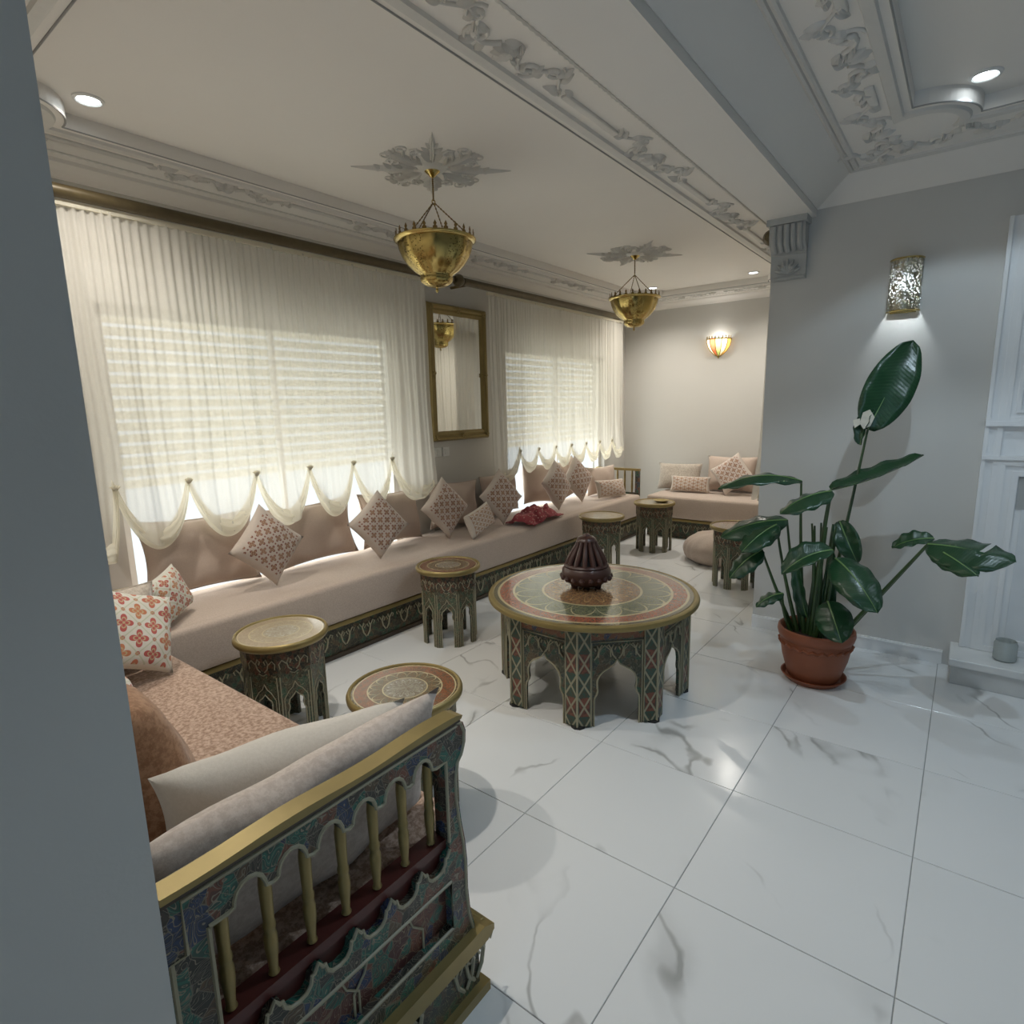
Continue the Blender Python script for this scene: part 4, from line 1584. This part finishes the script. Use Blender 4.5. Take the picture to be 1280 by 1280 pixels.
MB().lathe([(0.0, 0.03), (0.018, 0.026), (0.026, 0.012), (0.026, 0.0)], 12, (0, 0, 0.268)).build('button', SEAT, pf, True)

# ================================================================== CURTAINS AND RODS
def swag_curve(peaks, zp, dip, x0, x1, zl, zr):
    """lower hem height as a function of x"""
    def f(x):
        if x < peaks[0]:
            t = (peaks[0] - x) / max(1e-6, peaks[0] - x0)
            return zp - (zp - zl) * min(1, t * 2.6) ** 0.55
        if x > peaks[-1]:
            t = (x - peaks[-1]) / max(1e-6, x1 - peaks[-1])
            return zp - (zp - zr) * math.sin(PI / 2 * min(1, t * 2.0)) ** 0.7 + 0.14 * max(0, t - 0.7) * 2
        for a, b in zip(peaks, peaks[1:]):
            if a <= x <= b:
                t = (x - a) / (b - a) * 2 - 1
                return zp - dip * (1 - abs(t) ** 2.0) ** 0.8
        return zp
    return f


def curtain(x0, x1, y0, ztop, peaks, zp, dip, zl, zr, label, seed, face=-1, mat=SHEER, group='balloon curtains of sheer fabric'):
    root = empty('sheer_curtain', (0, 0, 0))
    tag(root, label, 'curtain', group)
    f = swag_curve(peaks, zp, dip, x0, x1, zl, zr)
    nu, nv = int((x1 - x0) * 150), 30
    rnd = random.Random(seed)
    ph = [rnd.uniform(0, 6.28) for _ in range(6)]
    mb = MB()
    for i in range(nu + 1):
        x = x0 + (x1 - x0) * i / nu
        s = x - x0
        fold = math.sin(s * 26 + 2.2 * math.sin(s * 3.1 + ph[0]) + ph[1]) * 0.6 + math.sin(s * 57 + 1.7 * math.sin(s * 5 + ph[2]) + ph[3]) * 0.4
        fine = math.sin(s * 150 + 2 * math.sin(s * 11 + ph[4]))
        zb = f(x)
        dpk = min(abs(x - p) for p in peaks)
        pull = math.exp(-(dpk / 0.05) ** 2)
        for j in range(nv + 1):
            v = j / nv
            z = ztop + (zb - ztop) * v
            bell = max(0.0, (1.35 - z)) / 0.5
            y = y0 + face * (-0.024 * fold * (0.35 + 0.65 * v) + 0.008 * fine * (1 - 0.7 * v) + 0.02 * v - 0.03 * min(1, bell) * pull + 0.028 * min(1, bell) ** 2 * (1 - pull))
            xx = x + 0.010 * math.sin(z * 5 + s * 9) * v
            mb.v.append((xx, y, z))
    for i in range(nu):
        for j in range(nv):
            a = i * (nv + 1) + j
            mb.f.append((a, a + nv + 1, a + nv + 2, a + 1))
    mb.build('drape', mat, root, True, 180)
    # heading tape along the rod
    MB().box(x0, x1, y0 - 0.012, y0 + 0.012, ztop - 0.012, ztop + 0.012).build('heading_tape', SWAG, root)
    # gathered swags between the pull cords
    allp = [x0 + 0.01] + list(peaks) + [x1 - 0.01]
    for a, b in zip(allp, allp[1:]):
        if b - a < 0.08:
            continue
        mb = MB()
        nk, nw = 40, 10
        tail = a == allp[0] or b == allp[-1]
        for k in range(nk + 1):
            t = k / nk
            x = a + (b - a) * t
            e = (0.45 + 0.55 * math.sin(PI * t)) if tail else math.sin(PI * t) ** 0.7
            wid = 0.022 + 0.085 * e
            for q in range(nw + 1):
                v = q / nw
                rip = 0.007 * math.sin(v * 17 + 2.0 * math.sin(t * 5 + seed)) * e
                yy = y0 + face * (0.012 + 0.040 * e * math.sin(PI * (0.12 + 0.8 * v)) + rip)
                mb.v.append((x + 0.02 * (v - 0.5) * math.cos(PI * t), yy, f(x) - 0.02 * e + wid * v))
        for k in range(nk):
            for q in range(nw):
                c = k * (nw + 1) + q
                mb.f.append((c, c + nw + 1, c + nw + 2, c + 1))
        mb.build('swag', SWAG, root, True, 80)
    for p in peaks:
        mb = MB()
        for q in range(5):
            an = R(-50 + 25 * q)
            mb.tube([(p, y0 + face * 0.02, zp - 0.01), (p + 0.016 * math.sin(an), y0 + face * 0.028, zp + 0.008 * math.cos(an)), (p + 0.03 * math.sin(an), y0 + face * 0.022, zp + 0.02 * math.cos(an))], [0.007, 0.006, 0.003], 6)
        mb.build('gather', SWAG, root, True, 80)
    return root


def rod(xa, xb, y, z, label, ends, r=0.031):
    t = empty('curtain_rod', ((xa + xb) / 2, y, z))
    tag(t, label, 'curtain rod', 'dark wooden curtain rods')
    h = (xb - xa) / 2
    MB().tube([(-h, 0, 0), (h, 0, 0)], r, 16).build('pole', RODWOOD, t, True)
    for s in ends:
        fi = MB().lathe([(0.0, -0.05), (0.03, -0.042), (0.05, -0.012), (0.05, 0.012), (0.036, 0.036), (0.02, 0.05), (0.028, 0.056), (0.028, 0.066), (0.0, 0.068)], 18).build('finial', RODWOOD, t, True)
        fi.rotation_euler = (0, R(-90) * s, 0)
        fi.location = (s * (h + 0.055), 0, 0)
    d = (Y1 - y) if y > 2 else (YE - y)
    for x in (-h + 0.12, h - 0.12):
        MB().tube([(x, 0, 0.0), (x, d, 0.0)], 0.012, 8).build('bracket', DARKBRASS, t, True)
    return t


rod(0.73, 3.56, 3.40, 2.558, 'dark wooden curtain rod above the widest curtain beside the brown sofa', (1,))
rod(3.79, 6.80, 3.40, 2.558, 'dark wooden curtain rod above the curtain between mirror and end wall', (-1,))
rod(4.47, 7.0, 1.17, 2.62, 'dark wooden curtain rod on the inner wall with ball finial past the corbel', (-1,))
curtain(0.99, 3.365, 3.42, 2.512, [1.10, 1.46, 1.857, 2.226, 2.576, 2.926], 1.17, 0.33, 0.81, 0.85,
        'wide sheer cream balloon curtain with deep swags at the window beside the brown sofa', 3)
curtain(4.12, 6.66, 3.42, 2.512, [4.53, 4.84, 5.15, 5.46, 5.77, 6.08, 6.38], 1.11, 0.20, 0.86, 0.91,
        'sheer cream balloon curtain with shallow swags between the mirror and the end wall', 8)
curtain(4.60, 6.95, 1.19, 2.572, [5.0, 5.4, 5.8, 6.2, 6.6], 1.1, 0.25, 0.8, 0.8,
        'sheer curtain on the inner wall seen in the mirror', 12, face=1)

# ================================================================== MIRROR AND SWITCHES
mr = empty('wall_mirror', (3.94, Y1, 1.255))
tag(mr, 'tall gilt framed mirror on the wall between the two curtained windows', 'mirror')
mw, mh, fwid = 0.75, 1.15, 0.085
MB().box(-mw / 2 + 0.04, mw / 2 - 0.04, -0.028, -0.022, 0.04, mh - 0.04).build('mirror_glass', MIRROR, mr)
MB().box(-mw / 2 + 0.02, mw / 2 - 0.02, -0.021, -0.002, 0.02, mh - 0.02).build('backing_board', DARKWOOD, mr)
fp = [(0.0, 0.0), (0.0, -0.035), (0.012, -0.055), (0.03, -0.058), (0.045, -0.045), (0.06, -0.048), (0.075, -0.038), (fwid, -0.03), (fwid, 0.0)]


def frame_side(L, name):
    mb = MB()
    vs, fs = [], []
    n = len(fp)
    for e in (0, 1):
        for (a, b) in fp:
            vs.append(((-L / 2 + a) if e == 0 else (L / 2 - a), b, a))
    for i in range(n - 1):
        fs.append((i, i + 1, i + 1 + n, i + n))
    return mb.add(vs, fs).build(name, GOLD, mr, True)


a = frame_side(mw, 'frame_side')
b = share(a, mr)
b.location, b.rotation_euler = (0, 0, mh), (0, PI, 0)
a = frame_side(mh, 'frame_side')
a.location, a.rotation_euler = (mw / 2, 0, mh / 2), (0, -PI / 2, 0)
b = share(a, mr)
b.location, b.rotation_euler = (-mw / 2, 0, mh / 2), (0, PI / 2, 0)
for (x, z) in ((-mw / 2 + 0.04, 0.04), (mw / 2 - 0.04, 0.04), (-mw / 2 + 0.04, mh - 0.04), (mw / 2 - 0.04, mh - 0.04), (0, 0.04), (0, mh - 0.04), (-mw / 2 + 0.04, mh / 2), (mw / 2 - 0.04, mh / 2)):
    q = MB()
    for k in range(5):
        an = k * 2 * PI / 5
        q.tube([(x, -0.058, z), (x + 0.016 * math.cos(an), -0.062, z + 0.016 * math.sin(an)), (x + 0.03 * math.cos(an), -0.054, z + 0.03 * math.sin(an))], [0.006, 0.008, 0.002], 6)
    q.build('frame_ornament', GOLD, mr, True)
for k, x in enumerate((3.66, 3.76)):
    s = empty('wall_switch', (x, Y1, 1.16))
    tag(s, 'small square white switch plate on the wall below the mirror', 'switch', 'switch plates below the mirror')
    MB().rbox(-0.04, 0.04, -0.01, 0.0, -0.04, 0.04, 0.003).build('plate', PLASTIC, s)
    MB().rbox(-0.022, 0.022, -0.016, -0.008, -0.024, 0.024, 0.003).build('rocker', FRAMEWHITE, s)


# ================================================================== BRASS PENDANTS
def pendant():
    t = empty('brass_pendant')
    prof = [(0.205, 0.0), (0.203, -0.02), (0.196, -0.05), (0.18, -0.09), (0.152, -0.13), (0.118, -0.162), (0.092, -0.178), (0.086, -0.186), (0.090, -0.198), (0.084, -0.218), (0.062, -0.234), (0.03, -0.243), (0.0, -0.245)]
    MB().lathe([(r * 0.97, z) for r, z in prof], 64, lobes=8, amp=0.05).build('bowl', BOWL, t, True, 60)
    MB().lathe([(0.200, -0.012), (0.215, -0.010), (0.226, 0.0), (0.226, 0.006), (0.212, 0.012), (0.198, 0.008), (0.200, -0.012)], 64, cap=False).build('rim', BRASS, t, True, 60)
    sp = None
    for k in range(24):
        a = k * 2 * PI / 24
        if sp is None:
            sp = MB().prism([(-0.011, 0.0), (-0.012, 0.010), (-0.004, 0.016), (-0.009, 0.024), (0.0, 0.042), (0.009, 0.024), (0.004, 0.016), (0.012, 0.010), (0.011, 0.0)], 0.003, lambda p, q, d: (0.213 + d, p, q + 0.008)).build('crown_spike', DARKBRASS, t)
            q = sp
        else:
            q = share(sp, t)
        q.rotation_euler = (0, 0, a)
    ch = None
    for k in range(4):
        a = k * PI / 2 + 0.35
        n = 26
        pts = [(0.20 - 0.195 * i / n, 0, 0.01 + 0.185 * i / n) for i in range(n + 1)]
        if ch is None:
            ch = MB().tube(pts, [0.0045 if i % 2 else 0.002 for i in range(n + 1)], 6).build('chain', DARKBRASS, t, True)
            q = ch
        else:
            q = share(ch, t)
        q.rotation_euler = (0, 0, a)
    MB().tube([(0.012 * math.cos(i * PI / 6), 0, 0.20 + 0.012 * math.sin(i * PI / 6)) for i in range(12)], 0.003, 6, True).build('ring', BRASS, t, True)
    n = 24
    MB().tube([(0, 0, 0.205 + 0.125 * i / n) for i in range(n + 1)], [0.006 if i % 2 else 0.003 for i in range(n + 1)], 6).build('drop_chain', DARKBRASS, t, True)
    MB().lathe([(0.0, 0.32), (0.012, 0.325), (0.02, 0.335), (0.042, 0.352), (0.05, 0.366), (0.046, 0.369), (0.0, 0.370)], 24).build('ceiling_cup', BRASS, t, True)
    MB().lathe([(0.0, -0.275), (0.006, -0.268), (0.009, -0.258), (0.005, -0.25), (0.008, -0.243)], 10).build('finial', BRASS, t, True)
    gl = [ST_RED, ST_CLEAR, ST_GREEN]
    return t


pd = pendant()
pd.location = (MEDX[0], MY, ZT - 0.371)
tag(pd, 'large lobed brass bowl pendant hanging on chains in front of the mirror', 'pendant lamp', 'brass bowl pendants')
pd2 = copy_tree(pd)
pd2.location = (MEDX[1], MY, ZT - 0.371)
pd2.rotation_euler = (0, 0, R(22))
pd2['label'] = 'lobed brass bowl pendant hanging on chains near the end wall sconce'


# ================================================================== WALL LAMPS
sc = empty('wall_sconce', (XW, 0.352, 2.01))
tag(sc, 'lit half-round pierced brass sconce on the hall wall above the plant', 'sconce')
MB().box(-0.012, 0, -0.062, 0.062, 0.0, 0.29).build('back_plate', BRASS, sc)
MB().lathe([(0.078, 0.012), (0.078, 0.282)], 28, (-0.004, 0, 0), a0=PI / 2, a1=3 * PI / 2).build('pierced_shade', PIERCED, sc, True)
for z in (0.008, 0.284):
    MB().tube([(-0.004 + 0.078 * math.cos(PI / 2 + PI * i / 20), 0.078 * math.sin(PI / 2 + PI * i / 20), z) for i in range(21)], 0.005, 6).build('shade_rim', BRASS, sc, True)
MB().prism([(0.078 * math.cos(PI / 2 + PI * i / 16), 0.078 * math.sin(PI / 2 + PI * i / 16)) for i in range(17)], 0.004, lambda a, b, d: (a - 0.004, b, 0.280 + d)).build('top_cap', BRASS, sc)
MB().lathe([(0.072, 0.014), (0.072, 0.278)], 24, (-0.004, 0, 0), a0=PI / 2, a1=3 * PI / 2).build('diffuser', M_stained('opal_liner', (0.10, 0.105, 0.105)), sc, True)
MB().lathe([(0.0, -0.045), (0.014, -0.04), (0.022, -0.02), (0.024, 0.0), (0.016, 0.025), (0.011, 0.04), (0.0, 0.042)], 14, (-0.040, 0, 0.165)).build('bulb', BULB, sc, True)


def point(name, loc, power, col, r):
    l = bpy.data.lights.new(name, 'POINT')
    l.energy, l.color, l.shadow_soft_size = power, col, r
    o = bpy.data.objects.new(name, l)
    COL.objects.link(o)
    o.location = loc
    return o


point('sconce_light', (XW - 0.045, 0.352, 2.15), 24, (0.85, 0.94, 1.0), 0.022)

s2 = empty('bowl_sconce', (X1, 2.43, 2.27))
tag(s2, 'lit quarter-bowl brass sconce with coloured glass panes on the end wall', 'sconce')
prof = [(0.140, 0.0), (0.136, -0.04), (0.120, -0.09), (0.092, -0.135), (0.052, -0.172), (0.012, -0.195)]
cols = [ST_AMBER, ST_CLEAR, ST_RED, ST_GREEN, ST_CLEAR, ST_AMBER]
for k in range(6):
    a0 = PI / 2 + k * PI / 6
    MB().lathe(prof, 6, a0=a0 + 0.01, a1=a0 + PI / 6 - 0.01).build('glass_pane', cols[k], s2, True)
for k in range(7):
    a = PI / 2 + k * PI / 6
    MB().tube([((r + 0.002) * math.cos(a), (r + 0.002) * math.sin(a), z) for r, z in prof], 0.005, 6).build('brass_rib', BRASS, s2, True)
MB().tube([(0.143 * math.cos(PI / 2 + PI * i / 24), 0.143 * math.sin(PI / 2 + PI * i / 24), 0.0) for i in range(25)], 0.007, 6).build('rim', BRASS, s2, True)
for k in range(11):
    a = PI / 2 + PI * (k + 0.5) / 11
    o = MB().prism([(-0.011, 0.0), (-0.010, 0.010), (-0.004, 0.015), (-0.008, 0.022), (0.0, 0.036), (0.008, 0.022), (0.004, 0.015), (0.010, 0.010), (0.011, 0.0)], 0.003, lambda p, q, d: (0.141 + d, p, q)).build('crown_spike', BRASS, s2)
    o.rotation_euler = (0, 0, a)
MB().lathe([(0.0, -0.225), (0.008, -0.215), (0.012, -0.20), (0.0, -0.19)], 10, (-0.014, 0, 0)).build('finial', BRASS, s2, True)
MB().lathe([(0.0, -0.03), (0.018, -0.02), (0.022, 0.0), (0.014, 0.022), (0.0, 0.03)], 12, (-0.055, 0, -0.05)).build('bulb', BULBWARM, s2, True)
point('bowl_sconce_light', (X1 - 0.055, 2.43, 2.245), 2.2, (0.95, 0.97, 1.0), 0.02)


# ================================================================== DOWNLIGHTS
DL = 'round recessed ceiling downlights'
for x, y, lab in [
    (1.07, 2.99, 'round lit downlight in the salon tray corner above the speckled brown sofa'),
    (1.07, 1.75, 'round lit downlight in the salon tray corner towards the beam'),
    (6.47, 2.95, 'round lit downlight in the tray corner above the inner sofa corner and curtain'),
    (6.45, 1.86, 'round lit downlight in the tray corner between end wall sconce and corbel'),
    (3.28, 0.075, 'round lit downlight in the tray corner of the hall ceiling'),
    (3.28, -1.75, 'added unseen downlight in the hall tray corner over the side of the mantelpiece'),  # out of view, added to throw more light on the hall floor
    (2.25, 0.05, 'round lit downlight in the hall tray along the beam beside the opening'),
    (1.75, -1.75, 'added unseen downlight in the hall tray towards the side wall'),  # second unseen lamp added to brighten the hall floor
]:
    d = empty('downlight', (x, y, ZT))
    tag(d, lab, 'downlight', DL)
    MB().lathe([(0.040, -0.004), (0.046, -0.009), (0.056, -0.006), (0.058, 0.0)], 28, cap=False).build('trim_ring', PLASTIC, d, True)
    MB().lathe([(0.0, -0.003), (0.042, -0.004)], 28, cap=False).build('led_disc', LED, d)
    l = bpy.data.lights.new('downlight_beam', 'SPOT')
    l.energy, l.color, l.spot_size, l.spot_blend, l.shadow_soft_size = (62 if y > 1 else 36 if 2 < x < 3 and y > 0 else 12 if y > 0 else 8), ((1.0, 0.94, 0.85) if y > 1 else (0.68, 0.85, 1.0)), R(140), 0.9, 0.03
    if y < 1:
        l.spot_size, l.spot_blend, l.shadow_soft_size = R(118), 0.25, 0.014
    o = bpy.data.objects.new('downlight_beam', l)
    COL.objects.link(o)
    o.location = (x, y, ZT - 0.012)

# ================================================================== PLANT
pot = (3.45, 0.565)
pt = empty('flower_pot', (*pot, 0.018))
tag(pt, 'reddish terracotta flower pot with moulded rim on the marble floor', 'flower pot')
MB().lathe([(0.0, 0.0), (0.125, 0.0), (0.135, 0.02), (0.165, 0.12), (0.178, 0.20), (0.176, 0.225), (0.188, 0.235), (0.195, 0.262), (0.192, 0.285), (0.182, 0.29), (0.172, 0.282), (0.166, 0.24), (0.0, 0.24)], 48).build('pot_body', TERRA, pt, True)
mb = MB()
for k in range(24):
    a = k * PI / 12
    mb.petal(0, 0, 0, 0, 0.001, 0.001, 0.001) if False else mb.tube([(0.176 * math.cos(a), 0.176 * math.sin(a), 0.19), (0.184 * math.cos(a + 0.13), 0.184 * math.sin(a + 0.13), 0.205), (0.176 * math.cos(a + 0.26), 0.176 * math.sin(a + 0.26), 0.19)], 0.007, 6)
mb.build('garland', TERRA, pt, True)
MB().lathe([(0.0, 0.245), (0.08, 0.25), (0.168, 0.243)], 24, cap=False).build('soil', SOIL, pt, True)
sa = MB().lathe([(0.0, 0.0), (0.135, 0.0), (0.160, 0.028), (0.166, 0.034), (0.158, 0.034), (0.140, 0.014), (0.0, 0.014)], 40).build('pot_saucer', TERRA, None, True)
sa.location = (*pot, 0.001)
tag(sa, 'shallow terracotta saucer under the flower pot', 'saucer')

pl = empty('strelitzia_plant', (*pot, 0.26))
tag(pl, 'tall green strelitzia plant with paddle leaves growing from the terracotta pot', 'plant')
V = Vector


def leaf(b, t, wd, nrm, droop=0.0, fold=0.25, stem=None, split=False, sway=0.0):
    org = V((*pot, 0.26))
    b, t = V(b) - org, V(t) - org
    d = t - b
    L = d.length
    d.normalize()
    nrm = V(nrm)
    nrm = (nrm - d * nrm.dot(d)).normalized()
    side = d.cross(nrm)
    # petiole
    if stem is not None:
        s0 = V((stem[0], stem[1], -0.03))
        m1 = s0.lerp(b, 0.45) + V((stem[0] * 0.4, stem[1] * 0.4, 0.06))
        pts, rs = [], []
        for k in range(11):
            q = k / 10
            pts.append(s0 * (1 - q) ** 2 + m1 * 2 * q * (1 - q) + b * q * q)
            rs.append(0.0125 * (1 - 0.55 * q))
        MB().tube(pts, rs, 7).build('petiole', STALK, pl, True)
    n, m = 18, 6
    mb = MB()
    uv = []
    mid = []
    for i in range(n + 1):
        q = i / n
        hw = wd / 2 * (math.sin(PI * min(1.0, 0.03 + q ** 0.9 * 0.97)) ** 0.55) if q < 1 else 0.0
        hw = max(hw, 0.004 if q < 0.98 else 0.001)
        c = b + d * (L * q) + nrm * (droop * 4 * q * (1 - q) * L) + side * (sway * q * q * L)
        mid.append(c - nrm * 0.001)
        for j in range(m + 1):
            s = 2 * j / m - 1
            rip = 0.007 * math.sin(q * 22 + j) * abs(s)
            mb.v.append(c + side * (hw * s * math.cos(fold * abs(s))) + nrm * (hw * abs(s) * math.sin(fold) + rip))
            uv.append((q, j / m))
    for i in range(n):
        for j in range(m):
            if split and j < 3 and i in (11,):
                continue
            a = i * (m + 1) + j
            mb.f.append((a, a + m + 1, a + m + 2, a + 1))
    mb.uv = uv
    lf = mb.build('leaf', LEAF, pl, True, 80)
    s_ = lf.modifiers.new('thickness', 'SOLIDIFY')
    s_.thickness = 0.0022
    MB().tube(mid, [0.0055 * (1 - 0.8 * k / n) for k in range(n + 1)], 5).build('midrib', RIB, lf, True)
    return lf


leaf((3.62, 0.42, 1.38), (3.72, 0.265, 1.83), 0.235, (-0.9, -0.25, 0.2), 0.03, 0.2, (0.03, -0.02))
leaf((3.60, 0.445, 1.30), (3.66, 0.395, 1.50), 0.10, (-0.8, 0.5, 0.1), 0.1, 0.7)
MB().prism([(0.0, 0.0), (0.03, 0.015), (0.045, 0.06), (0.02, 0.10), (-0.01, 0.085), (-0.02, 0.03)], 0.004, lambda a, b, d: (3.575 - pot[0] + d + b * 0.2, 0.435 - pot[1] - a, 1.385 - 0.26 + b)).build('dry_sheath', DEADLEAF, pl)
MB().prism([(0.0, 0.0), (0.025, 0.02), (0.02, 0.05), (-0.012, 0.04)], 0.004, lambda a, b, d: (3.57 - pot[0] + d + b * 0.2, 0.475 - pot[1] - a, 1.39 - 0.26 + b)).build('dry_sheath', DEADLEAF, pl)
leaf((3.50, 0.555, 1.065), (3.60, 0.165, 1.255), 0.20, (-0.25, 0.25, 1.0), -0.05, 0.35, (0.0, 0.03))
leaf((3.45, 0.69, 1.11), (3.28, 1.08, 1.06), 0.16, (-0.35, 0.1, 1.0), 0.13, -0.25, (-0.03, 0.05))
leaf((3.38, 0.53, 1.075), (3.24, 0.74, 0.96), 0.19, (-0.55, 0.45, 0.75), 0.10, -0.35, (-0.04, 0.02))
leaf((3.50, 0.76, 0.88), (3.36, 1.08, 0.77), 0.19, (-0.6, 0.1, 0.85), 0.10, -0.35, (0.02, 0.07))
leaf((3.44, 0.80, 0.86), (3.26, 0.93, 0.72), 0.17, (-0.75, 0.2, 0.6), 0.08, -0.25, (-0.02, 0.08))
leaf((3.40, 0.86, 0.715), (3.30, 1.00, 0.55), 0.15, (-0.75, 0.3, 0.5), 0.10, -0.3, (0.0, 0.10))
leaf((3.42, 0.74, 0.475), (3.34, 0.86, 0.395), 0.09, (-0.6, 0.2, 0.8), 0.14, -0.3, (-0.03, 0.11))
leaf((3.25, 0.485, 0.795), (3.13, 0.69, 0.665), 0.15, (-0.55, -0.1, 0.85), 0.16, 0.35, (-0.05, -0.02))
leaf((3.25, 0.47, 0.755), (3.08, 0.255, 0.56), 0.20, (-0.75, -0.25, 0.65), 0.12, -0.3, (-0.06, -0.03))
leaf((3.30, 0.10, 0.865), (3.16, -0.21, 0.855), 0.22, (-0.55, -0.1, 0.8), 0.05, -0.35, (0.0, -0.09), True)
leaf((3.30, 0.085, 0.855), (3.10, -0.09, 0.79), 0.13, (-0.7, -0.1, 0.7), 0.05, -0.5)
leaf((3.50, 0.085, 0.855), (3.50, 0.255, 0.785), 0.10, (-0.6, 0.0, 0.8), 0.12, 0.3, (0.04, -0.10))
leaf((3.26, 0.49, 0.52), (3.16, 0.40, 0.35), 0.18, (-0.85, -0.1, 0.5), 0.08, -0.3, (-0.07, -0.01))
leaf((3.42, 0.61, 0.36), (3.40, 0.68, 0.68), 0.085, (-0.9, 0.2, 0.1), 0.05, 0.6)
leaf((3.50, 0.50, 0.90), (3.46, 0.395, 0.69), 0.13, (-0.8, 0.1, 0.4), 0.1, 0.4, (0.03, 0.0))
leaf((3.36, 0.52, 0.34), (3.33, 0.50, 0.78), 0.09, (-0.8, -0.4, 0.1), 0.03, 0.7)
for k in range(6):
    a = k * 1.05
    MB().tube([(0.05 * math.cos(a), 0.05 * math.sin(a), -0.03), (0.03 * math.cos(a), 0.03 * math.sin(a), 0.3), (0.06 * math.cos(a + 0.4), 0.06 * math.sin(a + 0.4), 0.62)], [0.014, 0.011, 0.005], 7).build('petiole', STALK, pl, True)

# ================================================================== GLASS JAR ON THE HEARTH
jr = empty('glass_jar', (3.93, -0.265, 0.149))
tag(jr, 'small clear glass jar standing on the hearth slab', 'jar')
MB().lathe([(0.0, 0.0), (0.044, 0.0), (0.05, 0.006), (0.051, 0.09), (0.046, 0.10), (0.046, 0.108), (0.043, 0.108), (0.043, 0.10), (0.047, 0.088), (0.046, 0.008), (0.0, 0.007)], 32).build('glass_body', JAR, jr, True)
MB().lathe([(0.0, 0.009), (0.045, 0.009), (0.045, 0.035), (0.0, 0.038)], 24).build('candle_wax', M_plain('wax', (0.62, 0.62, 0.58), 0.5), jr, True)
